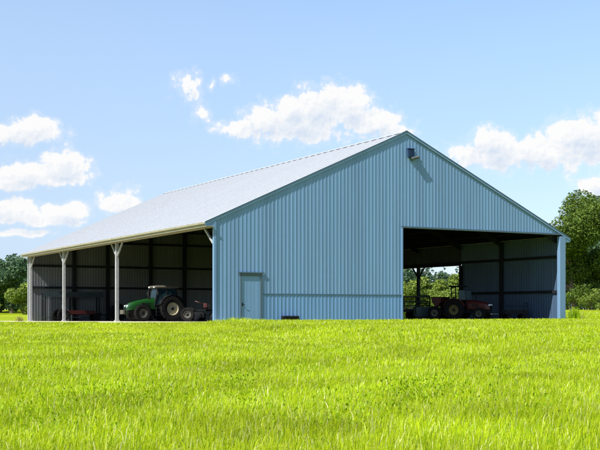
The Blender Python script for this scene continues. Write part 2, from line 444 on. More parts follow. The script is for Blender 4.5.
# ------------------------------------------------------------------ mesh helpers
class MB:
    """collects shapes; build() links them as one mesh object"""
    def __init__(self):
        self.v, self.f, self.mi = [], [], []
        self.cur = 0

    def add(self, vs, fs):
        o = len(self.v)
        self.v += [tuple(q) for q in vs]
        self.f += [tuple(i + o for i in f) for f in fs]
        self.mi += [self.cur] * len(fs)

    def box(self, c, size, rot=None):
        hx, hy, hz = (q / 2 for q in size)
        vs = [Vector((sx * hx, sy * hy, sz * hz)) for sz in (-1, 1) for sx, sy in ((-1, -1), (1, -1), (1, 1), (-1, 1))]
        if rot is not None: vs = [rot @ q for q in vs]
        vs = [q + Vector(c) for q in vs]
        self.add(vs, [(3, 2, 1, 0), (4, 5, 6, 7), (0, 1, 5, 4), (1, 2, 6, 5), (2, 3, 7, 6), (3, 0, 4, 7)])

    def span(self, a, b):
        self.box([(a[i] + b[i]) / 2 for i in range(3)], [abs(b[i] - a[i]) for i in range(3)])

    def bar(self, p, q, w, h, up=(0, 0, 1)):
        """rectangular bar from p to q"""
        p, q = Vector(p), Vector(q)
        d = (q - p); ln = d.length; d.normalize()
        side = d.cross(Vector(up))
        if side.length < 1e-4: side = d.cross(Vector((1, 0, 0)))
        side.normalize(); upv = side.cross(d)
        rot = Matrix((d, side, upv)).transposed()
        self.box((p + q) / 2, (ln, w, h), rot)

    def tube(self, pts, rad, n=8, cap=True):
        pts = [Vector(q) for q in pts]
        if isinstance(rad, (int, float)): rad = [rad] * len(pts)
        rings = []
        for i, q in enumerate(pts):
            d = (pts[min(i + 1, len(pts) - 1)] - pts[max(i - 1, 0)]).normalized()
            a = d.orthogonal().normalized() if i == 0 else (rings[-1][1] - d * rings[-1][1].dot(d)).normalized()
            b = d.cross(a)
            rings.append(([q + (a * math.cos(t) + b * math.sin(t)) * rad[i] for t in [2 * math.pi * k / n for k in range(n)]], a))
        vs = [v for r_, _ in rings for v in r_]
        fs = []
        for i in range(len(pts) - 1):
            for k in range(n):
                a0, a1 = i * n + k, i * n + (k + 1) % n
                fs.append((a0, a1, a1 + n, a0 + n))
        if cap:
            fs.append(tuple(range(n - 1, -1, -1)))
            fs.append(tuple(range((len(pts) - 1) * n, len(pts) * n)))
        self.add(vs, fs)

    def prism(self, poly, a, b, axis='y'):
        """polygon (2-D) pulled from a to b along an axis; y: (x,z), x: (y,z), z: (x,y)"""
        def P(q, t):
            return {'y': (q[0], t, q[1]), 'x': (t, q[0], q[1]), 'z': (q[0], q[1], t)}[axis]
        n = len(poly)
        vs = [P(q, a) for q in poly] + [P(q, b) for q in poly]
        fs = [tuple(range(n)), tuple(range(2 * n - 1, n - 1, -1))]
        fs += [(i, n + i, n + (i + 1) % n, (i + 1) % n) for i in range(n)]
        self.add(vs, fs)

    def lathe(self, prof, n=32, axis='y', c=(0, 0, 0), closed=False):
        """profile (radius, along) turned about an axis"""
        vs = []
        for k in range(n):
            t = 2 * math.pi * k / n
            for (r_, h) in prof:
                a, b = r_ * math.cos(t), r_ * math.sin(t)
                q = {'y': (a, h, b), 'x': (h, a, b), 'z': (a, b, h)}[axis]
                vs.append((q[0] + c[0], q[1] + c[1], q[2] + c[2]))
        m_ = len(prof); fs = []
        for k in range(n):
            k2 = (k + 1) % n
            for j in range(m_ if closed else m_ - 1):
                j2 = (j + 1) % m_
                fs.append((k * m_ + j, k * m_ + j2, k2 * m_ + j2, k2 * m_ + j))
        self.add(vs, fs)

    def build(self, name, material, parent=None, bevel=0.0, smooth=False, recalc=True):
        me = bpy.data.meshes.new(name)
        me.from_pydata(self.v, [], self.f)
        mats = material if isinstance(material, list) else [material]
        for q in mats: me.materials.append(q)
        if len(mats) > 1: me.polygons.foreach_set('material_index', self.mi)
        if recalc:
            bm = bmesh.new(); bm.from_mesh(me)
            bmesh.ops.recalc_face_normals(bm, faces=bm.faces)
            bm.to_mesh(me); bm.free()
        if smooth:
            me.polygons.foreach_set('use_smooth', [True] * len(me.polygons))
            me.set_sharp_from_angle(angle=R(38))
        me.update()
        o = bpy.data.objects.new(name, me)
        COL.objects.link(o)
        if parent is not None: o.parent = parent
        if bevel:
            b = o.modifiers.new('bevel', 'BEVEL'); b.width = bevel; b.segments = 2; b.limit_method = 'ANGLE'
            b.harden_normals = False
        return o


def tag(o, label=None, cat=None, group=None, kind=None):
    if label: o['label'] = label
    if cat: o['category'] = cat
    if group: o['group'] = group
    if kind: o['kind'] = kind
    return o


def empty(name, loc=(0, 0, 0), rz=0.0):
    o = bpy.data.objects.new(name, None); COL.objects.link(o)
    o.location = loc; o.rotation_euler = (0, 0, rz); o.empty_display_size = 0.3
    return o


def copy_tree(o, parent=None):
    c = o.copy(); COL.objects.link(c)
    if parent is not None: c.parent = parent
    for ch in list(o.children): copy_tree(ch, c)
    return c


def mesh_np(name, verts, faces_flat, loop_tot, material, parent=None):
    """fast mesh from numpy arrays"""
    me = bpy.data.meshes.new(name)
    nv, nf = len(verts), len(loop_tot)
    me.vertices.add(nv); me.vertices.foreach_set('co', np.ascontiguousarray(verts, np.float32).ravel())
    me.loops.add(len(faces_flat)); me.loops.foreach_set('vertex_index', np.ascontiguousarray(faces_flat, np.int32))
    me.polygons.add(nf)
    starts = np.concatenate([[0], np.cumsum(loop_tot)[:-1]]).astype(np.int32)
    me.polygons.foreach_set('loop_start', starts)
    me.polygons.foreach_set('loop_total', np.asarray(loop_tot, np.int32))
    me.update(calc_edges=True)
    me.validate()
    me.materials.append(material)
    o = bpy.data.objects.new(name, me); COL.objects.link(o)
    if parent is not None: o.parent = parent
    return o


# ------------------------------------------------------------------ ground
def axis_steps(lo, hi, a, b, fine, ratio=1.25):
    mid = list(np.arange(a, b + 1e-6, fine))
    up, st = [], fine
    q = mid[-1]
    while q < hi: st *= ratio; q += st; up.append(min(q, hi))
    dn, st = [], fine
    q = mid[0]
    while q > lo: st *= ratio; q -= st; dn.append(max(q, lo))
    return np.array(dn[::-1] + mid + up)


def make_ground():
    ua = axis_steps(-1600, 1600, -60, 90, 1.5)
    sa = axis_steps(-300, 1900, -60, 70, 1.5)
    U, S = np.meshgrid(ua, sa)
    Z = G(S) + dip(U, S)
    bumpy = (S < -0.6) & (S > -60)
    Z = Z + np.where(bumpy, 0.03 * np.sin(U * 0.21 + 1.1) * np.sin(S * 0.17) * np.clip(-S / 10, 0, 1), 0)
    X = CX + U * CT - S * ST; Y = CY + U * ST + S * CT
    V = np.stack([X, Y, Z], -1).reshape(-1, 3)
    nr, nc = U.shape
    idx = np.arange(nr * nc).reshape(nr, nc)
    F = np.stack([idx[:-1, :-1], idx[:-1, 1:], idx[1:, 1:], idx[1:, :-1]], -1).reshape(-1)
    o = mesh_np('field', V, F, np.full((nr - 1) * (nc - 1), 4), M['ground'])
    tag(o, 'wide level grass field running to the far trees', 'field', kind='structure')


def ground_z(u, s):
    b = np.where((s < -0.6) & (s > -60), 0.03 * np.sin(u * 0.21 + 1.1) * np.sin(s * 0.17) * np.clip(-s / 10, 0, 1), 0)
    return G(s) + dip(u, s) + b


def make_sheet(name, u0, u1, s0, s1, lift, material, wob=0.0):
    mb = MB()
    ss = np.arange(s0, s1 + 0.01, 1.35)
    row = []
    for s in ss:
        a = u0 + (wob * math.sin(s * 0.9) + wob * 0.6 * math.sin(s * 2.3 + 1)) if wob else u0
        for u in (a, u1):
            x, y = W2(u, s); row.append((x, y, float(G(s)) + lift))
    n = len(ss)
    mb.add(row, [(2 * i, 2 * i + 1, 2 * i + 3, 2 * i + 2) for i in range(n - 1)])
    if wob:                                     # shoulder of the bank
        edge = []
        for i in range(n):
            x, y, z = row[2 * i]
            u, s = us(x, y); x2, y2 = W2(u - 1.1 - .2 * math.sin(s * 1.7), s)
            edge += [(x, y, z), (x2, y2, z - .42)]
        mb.add(edge, [(2 * i, 2 * i + 2, 2 * i + 3, 2 * i + 1) for i in range(n - 1)])
        (xa, ya, za), (xb, yb, zb) = row[0], row[1]
        ua, sa_ = us(xa, ya); ub, _ = us(xb, yb)
        fa, fb = W2(ua - 1.1, sa_ - 1.2), W2(ub + .3, sa_ - 1.2)
        mb.add([(xa, ya, za), (xb, yb, zb), (fb[0], fb[1], za - .3), (fa[0], fa[1], za - .42), edge[1]], [(0, 3, 2, 1), (0, 4, 3)])
    return mb.build(name, material, recalc=False)


make_ground()
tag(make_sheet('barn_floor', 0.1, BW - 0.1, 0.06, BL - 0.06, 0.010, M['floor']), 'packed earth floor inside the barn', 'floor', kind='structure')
tag(make_sheet('gravel_path', -6.2, 0.5, -0.9, 75, 0.006, M['gravel'], 0.25), 'pale gravel strip along the open side of the barn', 'gravel path', kind='structure')

# ------------------------------------------------------------------ barn
barn = empty('barn', (CX, CY, 0), TH)
tag(barn, 'large blue-grey corrugated steel barn with pale roof and open sides', 'barn')


def rib_profile(a, b, pitch=0.26, h=0.016):
    """points (along, outwards) of a ribbed sheet"""
    pts = []
    k = math.floor(a / pitch) - 1
    while k * pitch < b + pitch:
        o = k * pitch
        pts += [(o, 0), (o + 0.13, 0), (o + 0.165, h), (o + 0.215, h), (o + 0.25, 0)]
        k += 1
    pts.sort()

    def at(q):
        for i in range(len(pts) - 1):
            if pts[i][0] <= q <= pts[i + 1][0]:
                t = (q - pts[i][0]) / max(1e-6, pts[i + 1][0] - pts[i][0])
                return pts[i][1] + t * (pts[i + 1][1] - pts[i][1])
        return 0
    res = [(a, at(a))] + [q for q in pts if a + 1e-4 < q[0] < b - 1e-4] + [(b, at(b))]
    out = []
    for q in res:
        if not out or q[0] - out[-1][0] > 1e-4: out.append(q)
    return out


def ribbed(spans, place, zlo, zhi, name, material, parent, thick=0.03, breaks=()):
    """ribbed sheet wall: spans (a, b) along the wall; place(a, out, z); zlo/zhi functions of a"""
    mb = MB()
    for (a, b) in spans:
        pr = rib_profile(a, b)
        ex = [q for q in breaks if a < q < b]
        if ex:
            full = rib_profile(a, b)
            def at(q):
                for i in range(len(full) - 1):
                    if full[i][0] <= q <= full[i + 1][0]:
                        t = (q - full[i][0]) / (full[i + 1][0] - full[i][0])
                        return full[i][1] + t * (full[i + 1][1] - full[i][1])
            pr = sorted(pr + [(q, at(q)) for q in ex])
        vs, fs = [], []
        for (q, o) in pr:
            vs += [place(q, o, zlo(q)), place(q, o, zhi(q)), place(q, o - thick, zlo(q)), place(q, o - thick, zhi(q))]
        n = len(pr)
        for i in range(n - 1):
            k, l = 4 * i, 4 * i + 4
            fs += [(k, l, l + 1, k + 1), (k + 2, k + 3, l + 3, l + 2), (k + 1, l + 1, l + 3, k + 3), (k, k + 2, l + 2, l)]
        fs += [(0, 1, 3, 2), (4 * n - 4, 4 * n - 2, 4 * n - 1, 4 * n - 3)]
        mb.add(vs, fs)
    return mb.build(name, material, parent)


DOOR = (1.64, 3.09, 2.84)
OPEN0, OPEN1, OPENZ = 13.18, 26.66, 6.02
RT = 0.14                                     # roof thickness


def front(u, o, z): return (u, -o, z)


zt = lambda u: zroof(u) - RT - 0.02
# gable, in pieces that butt against the openings
gab = ribbed([(0.10, DOOR[0]), (DOOR[0] + 1e-3, DOOR[1]), (DOOR[1] + 1e-3, OPEN0), (OPEN0 + 1e-3, OPEN1)], front,
             lambda u: (DOOR[2] if DOOR[0] < u - 5e-4 < DOOR[1] - 5e-4 and False else
                        (OPENZ if u > OPEN0 + 5e-4 else (1.64 if u > DOOR[1] + 5e-4 else (DOOR[2] if u > DOOR[0] + 5e-4 else -0.3)))),
             zt, 'gable_wall', M['gable'], barn, breaks=(BW / 2,))
tag(gab, 'ribbed blue-grey gable sheet')
low = ribbed([(DOOR[1] + 0.002, OPEN0)], front, lambda u: -0.3, lambda u: 1.62, 'wainscot', M['wainscot'], barn)
mb = MB(); mb.span((DOOR[1] + 0.06, -0.045, 1.612), (OPEN0 - 0.06, -0.002, 1.65)); mb.build('ledge_flashing', M['trim_dark'], barn)

# right wall: closed near the front, open further back
RW0, RW1 = 0.1, 11.4
HEAD = 4.42
M['head'] = sheet_metal('shade-darkened header sheet', (0.012, 0.017, 0.024), 0.14, 0.6, (0.01, 0.012, 0.014), 0.3)  # darker copy of the wall sheet, interior shade painted into its colour
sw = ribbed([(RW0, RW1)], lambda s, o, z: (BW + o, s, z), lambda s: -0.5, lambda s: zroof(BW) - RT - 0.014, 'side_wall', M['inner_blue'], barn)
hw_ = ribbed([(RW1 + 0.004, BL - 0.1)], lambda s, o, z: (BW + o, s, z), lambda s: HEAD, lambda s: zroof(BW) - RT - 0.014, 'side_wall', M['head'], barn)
tag(hw_, 'shade-darkened header sheet above the far side opening')
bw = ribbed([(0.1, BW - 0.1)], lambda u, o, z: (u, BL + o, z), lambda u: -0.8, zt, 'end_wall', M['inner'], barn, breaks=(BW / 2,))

# corner and opening trim
mb = MB(); mb.span((-0.06, -0.07, -0.4), (0.10, 0.14, zroof(0) - RT - 0.03)); mb.build('corner_trim', M['trim'], barn, 0.008)
mb = MB(); mb.span((OPEN1, -0.08, -0.4), (BW + 0.16, 0.22, zroof(BW) - RT - 0.03)); mb.build('corner_trim', M['trim_pale'], barn, 0.008)
mb = MB(); mb.span((-0.10, BL - 0.1, -0.8), (0.10, BL + 0.1, zroof(0) - RT - 0.03)); mb.build('corner_trim', M['post'], barn, 0.008)
mb = MB(); mb.span((BW - 0.1, BL - 0.1, -0.8), (BW + 0.1, BL + 0.1, zroof(0) - RT - 0.03)); mb.build('corner_trim', M['inner_blue'], barn, 0.008)
mb = MB(); mb.span((OPEN0 - 0.055, -0.07, -0.3), (OPEN0 + 0.045, 0.16, OPENZ - 0.08)); mb.build('jamb_trim', M['trim'], barn, 0.006)
mb = MB(); mb.span((OPEN0 - 0.05, -0.072, OPENZ - 0.08), (OPEN1 - 0.002, 0.18, OPENZ + 0.03)); mb.build('header_trim', M['trim_dark'], barn, 0.006)

# roof: two thin slabs with standing seams and sheet laps
mb = MB()
for side in (0, 1):
    fu = (lambda a: a) if side == 0 else (lambda a: BW - a)
    e, r_ = -OH, BW / 2
    s0, s1 = -FO, BL + FO
    def P(a, s, dz): return (fu(a), s, ZE + SLOPE * (a + OH) + dz)
    vs = [P(e, s0, 0), P(r_, s0, 0), P(r_, s1, 0), P(e, s1, 0), P(e, s0, -RT), P(r_, s0, -RT), P(r_, s1, -RT), P(e, s1, -RT)]
    mb.add(vs, [(0, 1, 2, 3), (7, 6, 5, 4), (0, 4, 5, 1), (1, 5, 6, 2), (2, 6, 7, 3), (3, 7, 4, 0)])
    mb.cur = 1
    k = 0
    s = 0.0
    while s < s1 - 0.1:
        vs = []
        for a in (e - 0.02, r_ - 0.06):
            vs += [P(a, s - 0.045, 0.002), P(a, s - 0.025, 0.05), P(a, s + 0.025, 0.05), P(a, s + 0.045, 0.002)]
        mb.add(vs, [(0, 1, 5, 4), (1, 2, 6, 5), (2, 3, 7, 6), (0, 3, 2, 1), (4, 5, 6, 7)])
        s += 0.9; k += 1
    for a in (2.95, 6.5, 10.05):                       # sheet laps
        vs = [P(a, s0, 0.0), P(a, s0, 0.022), P(a, s1, 0.022), P(a, s1, 0.0), P(a + 0.1, s0, 0.003), P(a + 0.1, s1, 0.003)]
        mb.add(vs, [(0, 3, 2, 1), (1, 2, 5, 4), (0, 1, 4), (3, 5, 2)])
    mb.cur = 0
roof = mb.build('roof', [M['roof'], M['roof_seam']], barn)
tag(roof, 'pale galvanised standing-seam roof')
mb = MB()
for sg in (-1, 1):
    mb.add([(BW / 2, -FO - .02, ZR + .06), (BW / 2 + sg * .35, -FO - .02, ZR - .35 * SLOPE + .05), (BW / 2 + sg * .35, BL + FO + .02, ZR - .35 * SLOPE + .05), (BW / 2, BL + FO + .02, ZR + .06)],
           [(0, 1, 2, 3)])
mb.build('ridge_cap', M['roof'], roof, recalc=False)
# ceiling lining under the sheets
mb = MB()
for side in (0, 1):
    fu = (lambda a: a) if side == 0 else (lambda a: BW - a)
    def P(a, s, dz): return (fu(a), s, ZE + SLOPE * (a + OH) + dz)
    a0, a1 = 0.032, BW / 2 - 0.01
    mb.add([P(a0, .1, -RT - .012), P(a1, .1, -RT - .012), P(a1, BL - .1, -RT - .012), P(a0, BL - .1, -RT - .012)], [(3, 2, 1, 0) if side == 0 else (0, 1, 2, 3)])
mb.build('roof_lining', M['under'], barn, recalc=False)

# rake trim on the gable, dark drip edge above it
for side in (0, 1):
    fu = (lambda a: a) if side == 0 else (lambda a: BW - a)
    for nm, d0, d1, y0, y1, mt in (('rake_trim', -0.17, -0.035, -FO - 0.035, -FO - 0.003, 'trim'), ('drip_edge', -0.03, 0.035, -FO - 0.055, -FO - 0.003, 'trim_dark')):
        e, r_ = -OH - 0.02, BW / 2
        q = lambda a, dz: (fu(a), ZE + SLOPE * (a + OH) + dz)
        mb = MB(); mb.prism([q(e, d0), q(r_, d0), q(r_, d1), q(e, d1)], y0, y1, 'y'); mb.build(nm, M[mt], barn)
    # soffit under the rake overhang
mb = MB(); mb.prism([(BW + 0.162, ZE - 0.28), (BW + OH, ZE - 0.28), (BW + OH, ZE - RT - 0.004), (BW + 0.162, zroof(BW + 0.162) - RT - 0.004)], -FO + 0.004, 0.3, 'y')
mb.build('eave_return', M['trim'], barn)
mb = MB(); mb.prism([(-OH, ZE - 0.28), (-0.062, ZE - 0.28), (-0.062, zroof(-0.062) - RT - 0.004), (-OH, ZE - RT - 0.004)], -FO + 0.004, -0.05, 'y')
mb.build('eave_return', M['trim'], barn)

# eaves: fascia, gutter and plate beam
mb = MB(); mb.span((-OH - 0.035, -FO - 0.0, ZE - 0.27), (-OH - 0.003, BL + FO, ZE + 0.0)); mb.build('fascia', M['cream'], barn, 0.004)
mb = MB(); mb.span((BW + OH + 0.003, -FO, ZE - 0.27), (BW + OH + 0.035, BL + FO, ZE)); mb.build('fascia', M['trim'], barn, 0.004)
g = []
mb = MB()
prof = [(-OH - .04, ZE - .02), (-OH - .05, ZE - .12), (-OH - .09, ZE - .15), (-OH - .15, ZE - .12), (-OH - .165, ZE - .015), (-OH - .155, ZE - .015), (-OH - .14, ZE - .11), (-OH - .09, ZE - .138), (-OH - .06, ZE - .11)]
mb.prism(prof, -FO - .02, BL + FO + .02, 'y'); mb.build('gutter', M['cream'], barn)
mb = MB(); mb.span((-0.14, 0.145, ZE - 0.28), (0.14, BL - 0.11, zroof(0) - RT - 0.06)); mb.build('plate_beam', M['beam'], barn, 0.01)
mb = MB(); mb.span((BW - 0.26, RW1, HEAD - 0.22), (BW - 0.04, BL - 0.11, HEAD + 0.1)); mb.build('plate_beam', M['steel'], barn, 0.01)
mb = MB(); mb.span((-OH, -0.2, ZE - 0.262), (-0.15, BL, ZE - 0.232)); mb.build('soffit', M['cream'], barn)


def post(u, s, w, ztop, zb, mt, braces, reach=1.15, rise=0.95, bw_=0.11, axis='s'):
    mb = MB(); mb.span((u - w / 2, s - w / 2, float(G(s)) - 0.25), (u + w / 2, s + w / 2, ztop))
    p = mb.build('post', M[mt], barn, 0.012)
    mb = MB(); mb.span((u - w / 2 - .05, s - w / 2 - .05, float(G(s)) - 0.1), (u + w / 2 + .05, s + w / 2 + .05, float(G(s)) + 0.1))
    mb.build('base_plate', M['post' if mt == 'post' else 'steel'], p, 0.01)
    for d in braces:
        mb = MB()
        mb.bar((u, s + d * w * .45, zb), (u, s + d * reach, zb + rise), bw_, bw_, up=(1, 0, 0))
        mb.build('knee_brace', M[mt], p, 0.008)
    return p


zp = ZE - 0.285
for s, br in ((0.42, (1,)), (16.65, (-1, 1)), (29.6, (-1, 1)), (39.9, (-1,))):
    if s < 1:
        p = empty('x'); bpy.data.objects.remove(p)
        mb = MB(); mb.bar((0.0, 0.16, 4.55), (0.0, 1.35, zp), 0.11, 0.11, up=(1, 0, 0)); mb.build('knee_brace', M['post'], barn, 0.008)
        continue
    post(0.0, s, 0.225, zp, zp - 0.95, 'post', br)
for s, br in ((6.4, ()), (11.3, ()), (17.04, (-1, 1)), (24.5, (-1, 1)), (32.5, (-1, 1))):
    post(BW - 0.16, s, 0.24, HEAD - 0.225 if s > 11 else zroof(BW) - RT - 0.1, HEAD - 1.0, 'steel', br, 0.8, 0.75)
for u in (4.2, 7.46, 11.82, 15.4, 19.6, 23.4):
    mb = MB(); mb.span((u - 0.14, BL - 0.36, -0.6), (u + 0.14, BL - 0.06, zroof(u) - RT - 0.1)); mb.build('post', M['steel'], barn, 0.01)
# girts
for z in (4.34, 1.86):
    mb = MB(); mb.span((BW - 0.16, 0.23, z), (BW - 0.04, RW1, z + 0.2)); mb.build('girt', M['steel'], barn)
for z in (4.62, 2.62, 6.9):
    mb = MB(); mb.span((0.11 if z < 6 else 3.0, BL - 0.18, z), (BW - 0.11 if z < 6 else BW - 3.0, BL - 0.05, z + 0.2)); mb.build('girt', M['steel'], barn)
# rafters and purlins
for s in (0.5, 6.4, 11.3, 17.04, 24.5, 32.5, 40.1):
    mb = MB()
    for side in (0, 1):
        fu = (lambda a: a) if side == 0 else (lambda a: BW - a)
        za = lambda a: ZE + SLOPE * (a + OH) - RT - 0.16
        mb.prism([(fu(0.16), za(.16) - .38), (fu(BW / 2), za(BW / 2) - .45), (fu(BW / 2), za(BW / 2)), (fu(0.16), za(.16))], s - .07, s + .07, 'y')
    mb.build('rafter', M['steel'], barn)
    if s > 1:
        mb = MB(); mb.span((5.5, s - .04, 8.15), (BW - 5.5, s + .04, 8.3)); mb.build('tie_beam', M['steel'], barn)
for k in range(9):
    for side in (0, 1):
        a = 1.0 + k * 1.5
        u = a if side == 0 else BW - a
        z = ZE + SLOPE * (a + OH) - RT - 0.09
        mb = MB(); mb.span((u - .03, .12, z - .07), (u + .03, BL - .12, z + .05)); mb.build('purlin', M['steel'], barn)

# side door in the gable
du0, du1, dz = DOOR
d = ribbed([(du0 + .10, du1 - .13)], lambda u, o, z: (u, -o * 0.25 + 0.0, z), lambda u: 0.02, lambda u: dz - 0.16, 'door', M['gable'], barn, thick=0.04)
tag(d, 'plain blue side door')
mb = MB()
mb.span((du0 + .001, -.06, -.1), (du0 + .09, .05, dz - .001)); mb.span((du1 - .12, -.06, -.1), (du1 - .001, .05, dz - .001)); mb.span((du0 + .092, -.061, dz - .15), (du1 - .122, .05, dz - .001))
fr = mb.build('door_frame', M['trim_dark'], d, 0.006)
mb = MB(); mb.span((du0 - .16, -.12, dz + .0), (du1 + .12, -.03, dz + .07)); mb.build('drip_cap', M['trim_dark'], d)
mb = MB(); mb.tube([(du0 + .16, -.03, 1.0), (du0 + .16, -.09, 1.0), (du0 + .28, -.09, 1.0)], .016); mb.box((du0 + .16, -.032, 1.0), (.06, .012, .2)); mb.build('handle', M['black'], d)
# floodlight near the peak
mb = MB(); mb.span((13.57, -.20, 10.45), (14.03, -.03, 11.02)); fl = mb.build('floodlight', M['lamp_blue'], barn, 0.05)
tag(fl, 'dark blue floodlight box below the gable peak')
mb = MB(); mb.span((13.54, -.22, 10.98), (14.06, -.03, 11.05)); mb.build('hood', M['lamp_blue'], fl, 0.02)
rot = Matrix.Rotation(R(24), 3, 'Y') @ Matrix.Rotation(R(-28), 3, 'X')
mb = MB(); mb.box((14.06, -.24, 10.46), (.56, .26, .13), Matrix.Rotation(R(-14), 3, 'Y') @ Matrix.Rotation(R(20), 3, 'X')); mb.build('lamp_head', M['lamp_pale'], fl, 0.03)
mb = MB(); mb.tube([(13.9, -.08, 10.3), (13.9, -.14, 10.32), (13.98, -.2, 10.4)], .03); mb.build('bracket', M['black'], fl)
# low dark vent in the wainscot
mb = MB(); mb.span((4.37, -.30, -.05), (5.47, -.05, .33)); v = mb.build('vent_hood', M['black'], barn, 0.03); tag(v, 'low dark vent box at the foot of the gable')
mb = MB()
for k in range(4): mb.box((4.92, -.318, .04 + k * .075), (.98, .03, .02), Matrix.Rotation(R(30), 3, 'X'))
mb.build('louvre', M['steel'], v)


# ------------------------------------------------------------------ wheels
def tyre_mesh(mb, r, w, rim, lugs=0, n=40):
    h = w / 2
    prof = [(rim, -h * .62), (rim + .03, -h * .8), (rim + (r - rim) * .45, -h), (r * .965, -h * .92), (r * .985, -h * .6), (r * .99, 0), (r * .985, h * .6), (r * .965, h * .92), (rim + (r - rim) * .45, h), (rim + .03, h * .8), (rim, h * .62)]
    mb.lathe(prof, n, 'y', closed=True)
    if lugs:
        for k in range(lugs):
            for sg in (-1, 1):
                t = 2 * math.pi * (k + (.5 if sg > 0 else 0)) / lugs
                # chevron bar lying on the tread, running back from the middle to the shoulder
                a = []
                for (yy, dt) in ((sg * .02, 0.0), (sg * h * .96, -0.55 * w / r)):
                    tt = t + dt
                    a.append((tt, yy))
                th = .055 / r * (r / .86)
                vs = []
                for (tt, yy) in a:
                    lo = r * (.97 if abs(yy) < h * .5 else .93)
                    for (q, rr) in ((tt - th, lo), (tt + th, lo), (tt + th * .7, r * 1.03), (tt - th * .7, r * 1.03)):
                        vs.append((rr * math.cos(q), yy, rr * math.sin(q)))
                mb.add(vs, [(0, 1, 2, 3), (7, 6, 5, 4), (0, 4, 5, 1), (1, 5, 6, 2), (2, 6, 7, 3), (3, 7, 4, 0)])


def wheel(parent, c, r, w, rim, mt_rim, side, lugs=0, name='wheel', rubber='rubber'):
    mb = MB(); tyre_mesh(mb, r, w, rim, lugs)
    o = mb.build(name, M[rubber], parent, smooth=True); o.location = c
    sg = side
    mb = MB()
    hw = w * .31
    prof = [(rim + .012, -hw * sg), (rim + .012, hw * sg * 1.05), (rim - .03, hw * sg), (rim - .05, hw * sg * .35), (rim * .55, hw * sg * .1), (rim * .34, hw * sg * .35), (rim * .30, hw * sg * .6), (.0001, hw * sg * .6)]
    mb.lathe(prof, 32, 'y')
    rm = mb.build('rim', M[mt_rim], o, smooth=True)
    mb = MB()
    mb.lathe([(rim * .24, hw * sg * .58), (rim * .24, hw * sg * .95), (rim * .14, hw * sg * 1.05), (.0001, hw * sg * 1.05)], 16, 'y')
    for k in range(8):
        t = 2 * math.pi * k / 8
        mb.lathe([(.022, hw * sg * .3), (.022, hw * sg * .45), (.0001, hw * sg * .45)], 6, 'y', (rim * .44 * math.cos(t), 0, rim * .44 * math.sin(t)))
    mb.build('hub', M['black'], o, smooth=True)
    return o


# ------------------------------------------------------------------ tractors
def loft(mb, secs):
    """skin between cross-sections (each a list of points of equal length)"""
    n = len(secs[0]); vs = [q for s in secs for q in s]; fs = []
    for i in range(len(secs) - 1):
        for k in range(n):
            a, b = i * n + k, i * n + (k + 1) % n
            fs.append((a, b, b + n, a + n))
    fs += [tuple(range(n - 1, -1, -1)), tuple(range((len(secs) - 1) * n, len(secs) * n))]
    mb.add(vs, fs)


def hood_sec(x, zb, zt_, hw, tilt=0.0):
    r_ = min(.16, (zt_ - zb) * .35)
    pts = [(-hw, zb), (-hw * 1.03, zb + (zt_ - zb) * .5), (-hw, zt_ - r_), (-hw + r_ * .35, zt_ - r_ * .3), (-hw + r_, zt_ - r_ * .02), (0, zt_ + .02),
           (hw - r_, zt_ - r_ * .02), (hw - r_ * .35, zt_ - r_ * .3), (hw, zt_ - r_), (hw * 1.03, zb + (zt_ - zb) * .5), (hw, zb)]
    return [(x - tilt * (z - zb), y, z) for (y, z) in pts]


def fender(mb, cx, cz, r, t0, t1, y0, y1, th=.03, n=14):
    pi_, po = [], []
    for k in range(n + 1):
        t = t0 + (t1 - t0) * k / n
        po.append((cx + (r + th) * math.cos(t), cz + (r + th) * math.sin(t))); pi_.append((cx + r * math.cos(t), cz + r * math.sin(t)))
    for k in range(n):
        mb.prism([po[k], po[k + 1], pi_[k + 1], pi_[k]], y0, y1, 'y')


